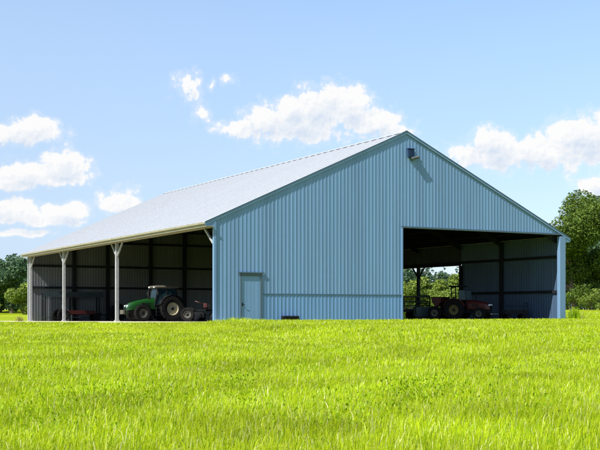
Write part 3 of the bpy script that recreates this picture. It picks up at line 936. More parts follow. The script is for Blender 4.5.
def tractor_green():
    x, y = W2(2.7, 13.8)
    root = empty('tractor', (x, y, float(G(13.35)) + .01), TH + math.pi + R(2))
    tag(root, 'green tractor with cream rims and glass cab nosing out of the open side', 'tractor')
    for sg in (1, -1):
        wheel(root, (0, sg * .80, .87), .87, .46, .44, 'rim_cream', sg, 20)
        wheel(root, (2.2, sg * .76, .58), .58, .34, .30, 'rim_dark', sg, 16)
    mb = MB(); loft(mb, [hood_sec(.95, .86, 1.66, .36), hood_sec(1.6, .84, 1.56, .36), hood_sec(2.3, .82, 1.43, .345), hood_sec(2.85, .78, 1.28, .325, .05), hood_sec(3.1, .76, 1.14, .29, .12), hood_sec(3.2, .76, .98, .25, .12)])
    hd = mb.build('hood', M['green'], root, smooth=True)
    mb = MB()
    mb.box((3.18, 0, .87), (.05, .44, .2))
    for k in range(5): mb.box((3.21, 0, .79 + k * .04), (.03, .42, .012))
    mb.build('grille', M['black'], hd, .01)
    for sg in (1, -1):
        mb = MB(); mb.box((3.09, sg * .2, 1.06), (.12, .14, .09), Matrix.Rotation(R(35), 3, 'Y')); mb.build('headlight', M['lens'], hd, .02)
        mb = MB()
        for k in range(6): mb.box((1.5 + k * .11, sg * .374, 1.12), (.045, .02, .36), Matrix.Rotation(R(12), 3, 'Y'))
        mb.build('side_louvre', M['black'], hd)
    mb = MB(); mb.box((1.5, 0, .72), (2.9, .34, .34)); mb.box((.1, 0, .9), (1.1, .5, .5)); mb.box((2.2, 0, .56), (.22, 1.15, .2)); mb.tube([(0, -.7, .87), (0, .7, .87)], .14, 14)
    mb.box((-.55, 0, .75), (.3, .4, .36)); mb.build('chassis', M['black'], root, .02)
    mb = MB()
    for k in range(7): mb.box((3.36, -.24 + k * .08, .64), (.16, .065, .28))
    mb.build('front_weight', M['rim_dark'], root, .02)
    mb = MB(); mb.box((3.2, 0, .62), (.3, .42, .12)); mb.build('weight_bracket', M['green'], root, .01)
    # cab
    z0, z1 = 1.12, 2.30
    mb = MB()
    base = {(1, 1): (1.18, .50), (-1, 1): (-.48, .60)}
    for sg in (1, -1):
        mb.bar((1.16, sg * .46, z0 - .15), (.96, sg * .55, z1), .07, .07, (1, 0, 0))
        mb.bar((.30, sg * .62, z0), (.28, sg * .57, z1), .06, .06, (1, 0, 0))
        mb.bar((-.52, sg * .62, z0 + .15), (-.44, sg * .55, z1), .07, .07, (1, 0, 0))
        mb.bar((1.16, sg * .47, z0), (-.52, sg * .62, z0 + .16), .06, .06)
    mb.bar((1.14, -.46, z0), (1.14, .46, z0), .06, .08); mb.bar((-.5, -.6, z0 + .16), (-.5, .6, z0 + .16), .06, .06)
    mb.build('cab_frame', M['black'], root, .01)
    mb = MB()
    sec = lambda z, a, b, w: [(a, -w, z), (b, -w, z), (b, w, z), (a, w, z)]
    loft(mb, [sec(z1 - .01, -.56, 1.12, .62), sec(z1 + .09, -.62, 1.2, .66), sec(z1 + .17, -.56, 1.1, .62), sec(z1 + .2, -.4, .9, .5)])
    mb.build('cab_roof', M['cab_roof'], root, .025, smooth=True)
    for sg in (1, -1):
        mb = MB(); mb.add([(1.12, sg * .48, z0 + .03), (.33, sg * .61, z0 + .05), (.31, sg * .575, z1 - .02), (.97, sg * .55, z1 - .02)], [(0, 1, 2, 3)]); w1 = mb.build('door_window', M['glass'], root)
        sol = w1.modifiers.new('t', 'SOLIDIFY'); sol.thickness = .01
        mb = MB(); mb.tube([(.42, sg * .64, 1.35), (.42, sg * .66, 1.5)], .015); mb.build('handle', M['black'], w1)
        mb = MB(); mb.add([(.27, sg * .62, z0 + .1), (-.48, sg * .62, z0 + .19), (-.42, sg * .56, z1 - .02), (.25, sg * .575, z1 - .02)], [(0, 1, 2, 3)]); w1 = mb.build('side_window', M['glass'], root)
        sol = w1.modifiers.new('t', 'SOLIDIFY'); sol.thickness = .01
        mb = MB(); mb.bar((1.0, sg * .56, 2.1), (1.1, sg * .86, 2.06), .03, .03); mb.box((1.1, sg * .9, 1.95), (.05, .16, .26)); mb.build('mirror', M['black'], root, .01)
        mb = MB(); mb.box((1.19, sg * .42, z1 + .07), (.06, .16, .09)); mb.build('work_lamp', M['lens'], root, .015)
        mb = MB(); fender(mb, 0, .87, .95, R(18), R(165), sg * .58, sg * 1.0); mb.prism([(-.7, .9), (.8, .9), (.62, 1.5), (.3, 1.78), (-.3, 1.78), (-.62, 1.5)], sg * .545, sg * .585, 'y'); mb.build('fender', M['black'], root)
        mb = MB()
        for k in range(3): mb.box((.98 - k * .02, sg * (.66 - k * .03), .42 + k * .24), (.32, .22, .03))
        for dx in (-.15, .15): mb.bar((.98 + dx, sg * .66, .42), (.94 + dx, sg * .58, 1.02), .03, .03)
        mb.build('step', M['black'], root)
    mb = MB(); mb.add([(1.15, -.45, z0 + .04), (1.15, .45, z0 + .04), (.97, .54, z1 - .02), (.97, -.54, z1 - .02)], [(0, 1, 2, 3)]); o = mb.build('windscreen', M['glass'], root)
    o.modifiers.new('t', 'SOLIDIFY').thickness = .01
    mb = MB(); mb.add([(-.51, -.58, z0 + .2), (-.51, .58, z0 + .2), (-.44, .54, z1 - .02), (-.44, -.54, z1 - .02)], [(0, 1, 2, 3)]); o = mb.build('rear_window', M['glass'], root)
    o.modifiers.new('t', 'SOLIDIFY').thickness = .01
    mb = MB(); mb.box((-.1, 0, 1.32), (.5, .5, .14)); mb.box((-.36, 0, 1.66), (.13, .48, .6), Matrix.Rotation(R(-8), 3, 'Y')); mb.build('seat', M['seat'], root, .04)
    mb = MB(); mb.lathe([(.2, -.015), (.215, 0), (.2, .015), (.185, 0)], 20, 'x', (0, 0, 0), True); o = mb.build('steering_wheel', M['black'], root); o.location = (.55, 0, 1.62); o.rotation_euler = (0, R(-55), 0)
    mb = MB(); mb.tube([(.66, 0, 1.1), (.55, 0, 1.62)], .03); mb.build('steering_column', M['black'], root)
    mb = MB(); mb.tube([(1.52, .27, 1.5), (1.52, .27, 1.62), (1.52, .27, 2.05), (1.52, .27, 2.2), (1.47, .27, 2.28)], [.04, .06, .06, .035, .035], 10); mb.build('exhaust', M['black'], root, smooth=True)
    mb = MB()
    for sg in (1, -1): mb.bar((-.5, sg * .3, .62), (-1.15, sg * .38, .55), .07, .09)
    mb.bar((-.6, 0, 1.05), (-1.15, 0, .95), .05, .05); mb.build('hitch_arm', M['black'], root)
    return root


def tractor_red():
    x, y = 11.5, 75.4
    u, s = us(x, y)
    root = empty('tractor', (x, y, float(G(s)) + .01), R(-30))
    tag(root, 'red tractor with canopy and yellow rear rims deep in the shaded gable opening', 'tractor')
    for sg in (1, -1):
        wheel(root, (0, sg * .72, .72), .72, .38, .36, 'rim_yellow', sg, 18)
        wheel(root, (1.85, sg * .66, .44), .44, .26, .22, 'rim_dark', sg, 14)
    mb = MB(); loft(mb, [hood_sec(.75, .78, 1.42, .31), hood_sec(1.4, .76, 1.38, .31), hood_sec(2.1, .74, 1.27, .30), hood_sec(2.4, .72, 1.16, .28, .04), hood_sec(2.5, .72, 1.0, .26, .04)])
    hd = mb.build('hood', M['red'], root, smooth=True)
    mb = MB(); mb.box((2.5, 0, .88), (.05, .42, .28))
    for k in range(6): mb.box((2.53, 0, .77 + k * .045), (.03, .4, .014))
    mb.build('grille', M['black'], hd, .01)
    for sg in (1, -1):
        mb = MB(); mb.box((2.46, sg * .18, 1.06), (.12, .15, .11)); mb.build('headlight', M['lens'], hd, .02)
        mb = MB()
        for k in range(5): mb.box((1.2 + k * .11, sg * .325, 1.05), (.04, .02, .26))
        mb.build('side_louvre', M['black'], hd)
    mb = MB(); mb.box((1.2, 0, .62), (2.5, .3, .3)); mb.box((.1, 0, .75), (.9, .44, .44)); mb.box((1.85, 0, .44), (.2, 1.0, .16)); mb.tube([(0, -.6, .72), (0, .6, .72)], .12, 12); mb.build('chassis', M['black'], root, .02)
    mb = MB(); mb.box((2.78, 0, .42), (.1, 1.5, .07)); mb.build('bumper_bar', M['chrome'], root, .015)
    mb = MB()
    for sg in (1, -1): mb.bar((2.3, sg * .2, .52), (2.74, sg * .3, .42), .07, .07)
    mb.build('bumper_bracket', M['black'], root)
    for sg in (1, -1):
        mb = MB(); fender(mb, 0, .72, .80, R(20), R(165), sg * .5, sg * .9); mb.prism([(-.6, .75), (.66, .75), (.5, 1.3), (.25, 1.5), (-.25, 1.5), (-.5, 1.3)], sg * .47, sg * .505, 'y'); mb.build('fender', M['red'], root)
    mb = MB()
    for sg in (1, -1): mb.bar((-.32, sg * .42, .9), (-.36, sg * .42, 2.38), .07, .07, (1, 0, 0))
    mb.bar((-.36, -.42, 2.36), (-.36, .42, 2.36), .07, .07); mb.build('roll_bar', M['black'], root, .01)
    mb = MB(); mb.box((-.02, 0, 2.44), (1.1, 1.05, .07)); mb.box((-.02, 0, 2.39), (1.0, .95, .04)); mb.build('canopy', M['black'], root, .02)
    mb = MB(); mb.box((-.05, 0, 1.12), (.44, .46, .12)); mb.box((-.27, 0, 1.4), (.11, .44, .5), Matrix.Rotation(R(-8), 3, 'Y')); mb.build('seat', M['seat'], root, .04)
    mb = MB(); mb.lathe([(.18, -.014), (.194, 0), (.18, .014), (.166, 0)], 20, 'x', (0, 0, 0), True); o = mb.build('steering_wheel', M['black'], root); o.location = (.46, 0, 1.5); o.rotation_euler = (0, R(-55), 0)
    mb = MB(); mb.tube([(.6, 0, 1.1), (.46, 0, 1.5)], .03); mb.build('steering_column', M['black'], root)
    # dusty screen ahead of the driver with side wings
    mb = MB()
    mb.add([(.86, -.56, 1.44), (.86, .56, 1.44), (.78, .56, 2.12), (.78, -.56, 2.12)], [(0, 1, 2, 3)])
    mb.add([(.86, -.56, 1.44), (.78, -.56, 2.12), (.30, -.6, 2.12), (.30, -.6, 1.44)], [(0, 1, 2, 3)])
    mb.add([(.86, .56, 1.44), (.78, .56, 2.12), (.30, .6, 2.12), (.30, .6, 1.44)], [(0, 1, 2, 3)])
    o = mb.build('windscreen', M['glass_pale'], root); o.modifiers.new('t', 'SOLIDIFY').thickness = .012
    mb = MB()
    for sg in (1, -1):
        mb.bar((.87, sg * .57, 1.0), (.78, sg * .57, 2.15), .04, .04, (1, 0, 0)); mb.bar((.29, sg * .61, 1.42), (.29, sg * .61, 2.15), .03, .03, (1, 0, 0)); mb.bar((.78, sg * .57, 2.14), (.29, sg * .61, 2.14), .03, .03)
    mb.bar((.78, -.57, 2.14), (.78, .57, 2.14), .04, .04); mb.build('screen_frame', M['black'], root)
    mb = MB(); mb.tube([(1.3, .2, 1.36), (1.3, .2, 1.5), (1.3, .2, 1.8), (1.28, .2, 1.95)], [.03, .045, .045, .026], 10); mb.build('exhaust', M['black'], root, smooth=True)
    mb = MB()
    for sg in (1, -1): mb.bar((-.4, sg * .25, .55), (-.95, sg * .32, .5), .06, .08)
    mb.build('hitch_arm', M['black'], root)
    return root


tractor_green()
tractor_red()


def at_us(u, s, rz_local, name, lift=0.01):
    x, y = W2(u, s)
    return empty(name, (x, y, float(G(s)) + lift), TH + rz_local)


# ------------------------------------------------------------------ implements and other things in the barn
def harrow():
    """trailed disc harrow behind the green tractor"""
    r_ = at_us(3.67, 9.81, math.pi - TH, 'disc_harrow')
    tag(r_, 'dark disc harrow with red toolbar parked beside the rear wheel of the green tractor', 'harrow')
    mb = MB()
    for sg in (1, -1): mb.bar((-1.2, sg * .5, .72), (.75, sg * .5, .72), .1, .12)
    for xx in (-1.15, -.25, .55): mb.bar((xx, -1.0, .74), (xx, 1.0, .74), .1, .1)
    mb.bar((.6, .45, .72), (1.45, 0, .6), .08, .08); mb.bar((.6, -.45, .72), (1.45, 0, .6), .08, .08)
    mb.build('frame', M['black'], r_, .01)
    mb = MB(); mb.bar((-.25, -1.05, 1.05), (-.25, 1.05, 1.05), .26, .3); mb.bar((-.25, .6, .75), (-.25, .6, 1.0), .1, .1); mb.bar((-.25, -.6, .75), (-.25, -.6, 1.0), .1, .1)
    mb.bar((-.3, .3, 1.1), (.55, .0, 1.35), .06, .08)
    mb.build('toolbar', M['red_dull'], r_, .03)
    for xx, sk in ((.3, 8), (-.75, -8)):
        mb = MB()
        for k in range(9):
            yy = -1.0 + k * .25
            c = (xx + math.tan(R(sk)) * yy, yy, .3)
            mb.lathe([(.0001, .05), (.14, .045), (.24, .02), (.3, 0), (.24, .012), (.14, .037), (.0001, .042)], 18, 'y', c)
        mb.tube([(xx - math.tan(R(sk)) * 1.02, -1.02, .3), (xx + math.tan(R(sk)) * 1.02, 1.02, .3)], .04)
        for yy in (-.5, .5): mb.bar((xx + math.tan(R(sk)) * yy, yy, .3), (xx + math.tan(R(sk)) * yy, yy, .7), .06, .08)
        mb.build('disc_gang', M['steel'], r_)
    for sg in (1, -1):
        wheel(r_, (.95, sg * 1.0, .46), .46, .22, .24, 'rim_dark', sg, 0, rubber='tyre_dust')
        mb = MB(); mb.bar((.6, sg * .7, .72), (.95, sg * .84, .46), .07, .07); mb.bar((.95, sg * .7, .46), (.95, sg * .95, .46), .06, .06); mb.build('wheel_arm', M['black'], r_)
    mb = MB(); mb.tube([(-.9, .8, .8), (-.95, .8, 1.35), (-.8, .8, 1.5)], .025); mb.tube([(-.9, -.8, .8), (-.95, -.8, 1.35), (-.8, -.8, 1.5)], .025); mb.build('lift_rod', M['steel'], r_)


def seed_drill():
    r_ = empty('seed_drill', (10.35, 76.25, float(G(us(10.35, 76.25)[1])) + .01), R(-30))
    tag(r_, 'seed drill with long dull red hopper standing behind the red tractor', 'seed drill')
    mb = MB(); mb.prism([(-.40, 1.62), (.40, 1.62), (.34, 1.3), (.12, .98), (-.12, .98), (-.34, 1.3)], -.85, .85, 'y'); hp = mb.build('hopper', M['red_dull'], r_, .03)
    mb = MB(); mb.box((0, 0, 1.65), (.86, 1.74, .05)); mb.build('lid', M['red_dull'], hp, .015)
    mb = MB()
    for sg in (1, -1): mb.bar((-.5, sg * .8, .7), (.9, sg * .3, .62), .08, .1); mb.bar((0, sg * .7, .7), (0, sg * .7, 1.05), .08, .08)
    mb.bar((-.4, -.85, .7), (-.4, .85, .7), .1, .1); mb.bar((.2, -.85, .68), (.2, .85, .68), .1, .1); mb.build('frame', M['black'], r_, .01)
    mb = MB()
    for k in range(9):
        yy = -.8 + k * .2
        mb.tube([(0, yy, 1.0), (-.1, yy, .6), (-.3, yy, .2)], .025, 6)
        mb.lathe([(.0001, .01), (.17, 0), (.0001, -.01)], 14, 'y', (-.32, yy, .18))
    mb.build('coulter', M['steel'], r_)
    for sg in (1, -1): wheel(r_, (-.05, sg * 1.0, .5), .5, .2, .26, 'rim_dark', sg, 12)


def stake_trailer():
    r_ = at_us(19.9, 9.4, R(-8), 'stake_trailer')
    tag(r_, 'dark two-axle trailer with open stake rails under the far side opening', 'trailer')
    mb = MB(); mb.box((0, 0, .78), (3.6, 1.9, .12)); mb.bar((-1.8, .6, .66), (1.8, .6, .66), .1, .14); mb.bar((-1.8, -.6, .66), (1.8, -.6, .66), .1, .14); mb.build('bed', M['wood'], r_, .01)
    mb = MB()
    for z in (1.06, 1.36, 1.74):
        for sg in (1, -1): mb.bar((-1.78, sg * .93, z), (1.72, sg * .93, z), .03, .09)
    mb.build('side_rail', M['wood'], r_)
    for sg in (1, -1):
        for k in range(4):
            mb = MB(); mb.bar((-1.76 + k * 1.16, sg * .97, .7), (-1.76 + k * 1.16, sg * .97, 1.82), .06, .06, (1, 0, 0)); mb.build('stake', M['black'], r_)
    mb = MB()
    mb.tube([(1.78, -.9, .7), (1.8, -.9, 1.5), (1.78, -.86, 1.72), (1.78, -.7, 1.82), (1.78, .7, 1.82), (1.78, .86, 1.72), (1.8, .9, 1.5), (1.78, .9, .7)], .04, 8); mb.tube([(1.79, -.9, 1.25), (1.79, .9, 1.25)], .03)
    mb.build('end_hoop', M['black'], r_, smooth=True)
    mb = MB(); mb.box((-1.79, 0, 1.2), (.05, 1.8, .7)); mb.build('headboard', M['wood'], r_)
    for xx in (-1.1, 1.0):
        for sg in (1, -1): wheel(r_, (xx, sg * .82, .36), .36, .2, .18, 'black', sg, 0)
        mb = MB(); mb.tube([(xx, -.8, .36), (xx, .8, .36)], .05); mb.bar((xx, -.6, .4), (xx, -.6, .6), .08, .2); mb.bar((xx, .6, .4), (xx, .6, .6), .08, .2); mb.build('axle', M['black'], r_)
    mb = MB(); mb.bar((1.8, 0, .6), (2.9, 0, .5), .1, .1); mb.build('drawbar', M['black'], r_)
    # tote standing in front of it
    t = at_us(20.5, 7.9, R(-12), 'storage_tote')
    tag(t, 'pale green lidded storage tote on the floor before the dark trailer', 'storage box')
    mb = MB()
    q = lambda z, a, b: [(-a, -b, z), (a, -b, z), (a, b, z), (-a, b, z)]
    loft(mb, [q(0.25, .52, .3), q(.86, .58, .36)])
    b = mb.build('tub', M['tote'], t, .03)
    mb = MB(); loft(mb, [q(.865, .61, .39), q(.92, .61, .39), q(.95, .55, .33)]); mb.build('lid', M['tote'], t, .012)
    mb = MB()
    for yy in (-.25, .25): mb.box((0, yy, .12), (1.15, .14, .2))
    mb.box((0, 0, .235), (1.15, .7, .025)); mb.build('pallet', M['wood'], t)


def tool_cart():
    r_ = at_us(25.55, 3.4, R(-25), 'utility_cart')
    tag(r_, 'low black utility cart with a tubular rail before the ribbed side wall', 'cart')
    mb = MB(); mb.box((0, 0, .42), (1.7, .9, .06)); mb.box((0, -.44, .56), (1.7, .03, .24)); mb.box((0, .44, .56), (1.7, .03, .24)); mb.box((-.84, 0, .56), (.03, .86, .24)); mb.box((.84, 0, .56), (.03, .86, .24)); mb.build('tray', M['black'], r_, .008)
    mb = MB(); mb.tube([(.82, -.4, .45), (.84, -.4, 1.15), (.84, -.36, 1.2), (.84, .36, 1.2), (.84, .4, 1.15), (.82, .4, .45)], .022); mb.tube([(-.82, -.42, .98), (.84, -.42, .98)], .018); mb.tube([(-.82, -.42, .45), (-.82, -.42, .98)], .018); mb.build('handrail', M['steel'], r_)
    for xx in (-.55, .55):
        for sg in (1, -1): wheel(r_, (xx, sg * .46, .2), .2, .1, .1, 'black', sg)
        mb = MB(); mb.tube([(xx, -.44, .2), (xx, .44, .2)], .025); mb.box((xx, 0, .3), (.1, .5, .18)); mb.build('axle', M['steel'], r_)


def left_bay():
    r_ = at_us(3.65, BL - 1.1, 0, 'storage_rack', 0.0)
    tag(r_, 'long dark steel storage rack standing against the grey end wall', 'rack')
    hh = 2.55
    for sx in (-2.55, 0.0, 2.55):
        for sy in (-.38, .38):
            mb = MB(); mb.span((sx - .05, sy - .05, 0), (sx + .05, sy + .05, hh)); mb.build('upright', M['black'], r_, .008)
    mb = MB(); mb.span((-2.7, -.47, 2.2), (2.9, -.435, 2.68)); mb.build('header_board', M['board'], r_, .006)
    for z in (2.12, 0.36):
        mb = MB(); mb.span((-2.6, -.43, z - .05), (2.6, .43, z)); mb.build('shelf', M['board'], r_, .006)
    # red implement wagon in front
    w = at_us(3.3, BL - 3.4, R(3), 'implement_wagon', 0.0)
    tag(w, 'low red flat implement wagon with black tyres before the dark rack', 'wagon')
    mb = MB(); mb.box((.2, 0, .82), (2.9, 1.4, .16)); mb.box((.2, -.69, .78), (2.9, .05, .34)); mb.box((.2, .69, .78), (2.9, .05, .34)); mb.build('deck', M['red_dull'], w, .012)
    mb = MB(); mb.bar((-1.3, -.4, .64), (2.4, -.4, .64), .1, .14); mb.bar((-1.3, .4, .64), (2.4, .4, .64), .1, .14); mb.bar((1.9, 0, .6), (3.1, 0, .5), .1, .1); mb.bar((2.35, -.45, .64), (2.35, .45, .64), .1, .12); mb.build('chassis', M['black'], w, .008)
    for xx in (-1.35,):
        for sg in (1, -1): wheel(w, (xx, sg * .72, .55), .55, .28, .26, 'black', sg, 14)
        mb = MB(); mb.tube([(xx, -.7, .55), (xx, .7, .55)], .07); mb.build('axle', M['black'], w)
    for sg in (1, -1): wheel(w, (1.9, sg * .6, .34), .34, .18, .17, 'black', sg, 0)
    # spare tyre leaning on an inside post
    x, y = W2(8.3, BL - .85)
    mb = MB(); tyre_mesh(mb, .8, .42, .45, 18); o = mb.build('tyre', M['tyre_dust'], smooth=True)
    o.location = (x, y, float(G(BL - 1)) + .79); o.rotation_euler = (R(14), 0, TH)
    tag(o, 'big dark lugged spare tyre leaning on a post of the end wall', 'tyre')


harrow(); seed_drill(); stake_trailer(); tool_cart(); left_bay()

# ------------------------------------------------------------------ wire fence stub by the right corner
x, y = W2(BW + 1.0, 1.2)
fn = empty('wire_fence', (x, y, float(G(1.2))), TH - R(24))
tag(fn, 'short thin wire fence with two slim posts beside the barn corner', 'fence')
for k in range(2):
    mb = MB(); mb.tube([(k * .8 - .1, 0, -.2), (k * .8 - .08, 0, 1.25 - .1 * k)], .028, 8); mb.build('post', M['wire'], fn)
for k in range(4):
    mb = MB(); mb.tube([(-.1, -.02, .25 + k * .25), (.3, -.02, .23 + k * .25), (.7, -.02, .25 + k * .24)], .008, 5); mb.build('wire', M['wire'], fn)


# ------------------------------------------------------------------ trees
def crown_mesh(name, clumps, leaves, size, material, parent, seed, droop=0.0, needle=False):
    g = np.random.default_rng(seed)
    allv = []
    for (cx, cy, cz, r_) in clumps:
        n = max(6, int(leaves * (r_ ** 2)))
        d = g.normal(size=(n, 3)); d /= np.linalg.norm(d, axis=1)[:, None]
        rad = r_ * (0.55 + 0.5 * g.random(n) ** 0.6)
        c = d * rad[:, None] * np.array([1, 1, 0.8]) + np.array([cx, cy, cz])
        nrm = d * 0.55 + g.normal(size=(n, 3)) * 0.55 + np.array([0, 0, 0.35])
        nrm /= np.linalg.norm(nrm, axis=1)[:, None]
        t = np.cross(nrm, g.normal(size=(n, 3))); t /= np.linalg.norm(t, axis=1)[:, None]
        b = np.cross(nrm, t)
        s = size * (0.6 + 0.8 * g.random(n))[:, None]
        k = 0.55
        allv.append(np.stack([c - t * s, c - b * s * k + t * s * .1, c + t * s, c + b * s * k + t * s * .1], 1))
    V = np.concatenate(allv).reshape(-1, 3)
    nf = len(V) // 4
    return mesh_np(name, V, np.arange(nf * 4), np.full(nf, 4), material, parent)


def tree(kind, h, w, seed, leafm, n_clump, leaves, size, trunk_r=0.3, base=0.18, label='', group=None, cat='tree'):
    g = random.Random(seed)
    root = empty(kind)
    tag(root, label, cat, group)
    mb = MB()
    lean = g.uniform(-.03, .03)
    mb.tube([(0, 0, -.4), (lean * h * .2, 0, h * .12), (lean * h * .6, .02 * h, h * .4), (lean * h, .02 * h, h * .78)], [trunk_r * 1.3, trunk_r, trunk_r * .7, trunk_r * .15], 9)
    clumps = []
    if kind == 'conifer_tree':
        n = n_clump
        for k in range(n):
            f = (k + .5) / n
            z = h * (base + (1 - base) * f)
            rr = w * .5 * (1 - f) ** .8 + .1
            m_ = max(1, int(6 * (1 - f) + 1))
            a0 = g.uniform(0, 6.28)
            for j in range(m_):
                a = a0 + 6.283 * j / m_ + g.uniform(-.3, .3)
                q = rr * g.uniform(.5, .8)
                clumps.append((math.cos(a) * q, math.sin(a) * q, z - .1 * rr, max(.25, rr * .42)))
    else:
        cz = h * (base + (1 - base) * .5); hz = h * (1 - base) * .5
        i = 0
        while len(clumps) < n_clump:
            i += 1
            a = i * 2.39996 + g.uniform(-.4, .4)
            v = 1 - 2 * ((i * .618034) % 1)
            q = g.uniform(.45, .92) if i % 4 else g.uniform(.1, .5)
            rxy = math.sqrt(max(0, 1 - v * v)) * q
            pz = cz + v * hz * q * 1.0
            wid = w * .5 * (1.0 - .28 * max(0, v))
            rr = g.uniform(.11, .21) * w * (1 if n_clump < 65 else .80)
            clumps.append((math.cos(a) * rxy * wid + lean * pz, math.sin(a) * rxy * wid, pz, rr))
        for (x_, y_, z_, r_) in clumps[::max(1, n_clump // 9)]:
            f0 = max(.12, min(.62, z_ / h - .25))
            mb.tube([(lean * h * f0, .02 * h * f0, h * f0), (x_ * .5, y_ * .5, h * f0 + (z_ - h * f0) * .62), (x_ * .95, y_ * .95, z_)], [trunk_r * .45, trunk_r * .28, trunk_r * .06], 6)
    mb.build('trunk', M['bark'], root, smooth=True)
    crown_mesh('crown', clumps, leaves, size, M[leafm], root, seed)
    return root


def put(o, px, Y, sc=1.0, rz=0.0, label=None, sz=None):
    """stand a tree at a bearing (given as the photograph's column) and a distance"""
    X = (px - 300) / 1035.9 * Y
    u, s = us(X, Y)
    o.location = (X, Y, float(ground_z(np.array(u), np.array(s))) - .05)
    o.rotation_euler = (0, 0, rz)
    o.scale = (sc, sc, sz or sc)
    if label: o['label'] = label
    return o


# big trees right of the barn
put(tree('broadleaf_tree', 13.8, 12.4, 11, 'leaf_big', 100, 330, .135, .34, .05, 'tall dense green broadleaf tree standing right behind the barn corner'), 572, 118, 1, .4)
put(tree('broadleaf_tree', 13.2, 11.2, 12, 'leaf_big', 90, 330, .135, .32, .06, 'full green broadleaf tree at the right edge beside the tallest one'), 621, 121, 1, 1.4)
put(tree('broadleaf_tree', 11.0, 9.0, 13, 'leaf_dark', 80, 260, .15, .28, .08, 'darker broadleaf tree half hidden behind the two tall right-hand trees'), 604, 131, 1, 2.2)
bk = tree('broadleaf_tree', 11.5, 10.0, 16, 'leaf_dark', 70, 200, .17, .3, .05, 'dark broadleaf tree filling the gap behind the two tall trees by the barn')
put(bk, 588, 138, 1, .7)
sh = tree('shrub', 2.3, 2.9, 14, 'leaf_light', 26, 190, .10, .06, .06, 'pale green round shrub on the grass under the tall broadleaf tree', None, 'shrub')
put(sh, 592, 108, 1, .2)
put(copy_tree(sh), 605, 104, .7, 1.9, 'smaller pale green shrub at the right edge by the round one')
sh2 = tree('shrub', 3.0, 4.2, 15, 'leaf_big', 26, 120, .13, .07, .05, 'dark green bushy shrub filling the gap below the tall tree beside the barn', None, 'shrub')
put(sh2, 575, 114, 1, .9)
put(copy_tree(sh2), 600, 117, 1.1, 2.9, 'dark green shrub under the tall tree, behind the pale round shrub')

# far tree line: a few kinds, each copied as whole trees
kinds = [tree('broadleaf_tree', 11, 9.5, 21, 'leaf_dark', 64, 62, .27, .3, .08, '', 'trees of the far tree line'),
         tree('broadleaf_tree', 9, 8.5, 22, 'leaf_big', 58, 64, .27, .28, .06, '', 'trees of the far tree line'),
         tree('broadleaf_tree', 7, 7.5, 23, 'leaf_light', 48, 64, .26, .22, .04, '', 'trees of the far tree line'),
         tree('conifer_tree', 13, 5.4, 24, 'leaf_conifer', 16, 80, .34, .22, .08, '', 'trees of the far tree line')]
labels = ['dark rounded broadleaf tree in the far tree line', 'mid green broadleaf tree in the far tree line', 'light yellow-green bushy tree in front of the far tree line', 'slim dark conifer rising out of the far tree line']
used = [False] * 4
line = []
g = random.Random(5)
for px in (-64, -48, -34, -21, -9, 3, 14, 24, 36, 52, 70):          # left of the barn
    line.append((0 if g.random() < .7 else 1, px + g.uniform(-3, 3), g.uniform(205, 232), g.uniform(.86, 1.12)))
for px in (-30, 6, 19, 29):
    line.append((1, px + 4, g.uniform(246, 262), g.uniform(1.12, 1.35)))
line.append((2, 24, 186, .86)); line.append((2, -14, 190, .7)); line.append((2, -50, 188, .9))
px = 120
while px < 386:                                                     # hidden by the barn from here, seen from a step aside
    line.append((g.choice((0, 0, 1, 3)), px, g.uniform(235, 270), g.uniform(.8, 1.05))); px += g.uniform(22, 30)
for px in (388, 399, 411, 424, 437, 449, 460, 473, 487):            # seen through the opening
    line.append((g.choice((0, 1, 1, 3)), px + g.uniform(-3, 3), g.uniform(262, 300), g.uniform(.92, 1.12)))
for px in (394, 405, 418, 430, 443, 455, 467):
    line.append((3 if g.random() < .6 else 0, px + g.uniform(-3, 3), g.uniform(310, 340), g.uniform(1.0, 1.2)))
for px in (398, 409, 428, 444, 456, 470):
    line.append((2, px + g.uniform(-2, 2), g.uniform(205, 226), g.uniform(.85, 1.15)))
px = 500
while px < 720:
    line.append((g.choice((0, 1, 1, 3)), px, g.uniform(225, 270), g.uniform(.8, 1.1))); px += g.uniform(16, 24)
for (k, px, Y, sc) in line:
    o = kinds[k] if not used[k] else copy_tree(kinds[k])
    used[k] = True
    side = 'left of the barn' if px < 110 else ('behind the barn' if px < 392 else ('seen through the barn opening' if px < 480 else 'right of the barn'))
    put(o, px, Y, sc, g.uniform(0, 6.28), labels[k] + ' ' + side)
    o['group'] = labels[k] + ' ' + side


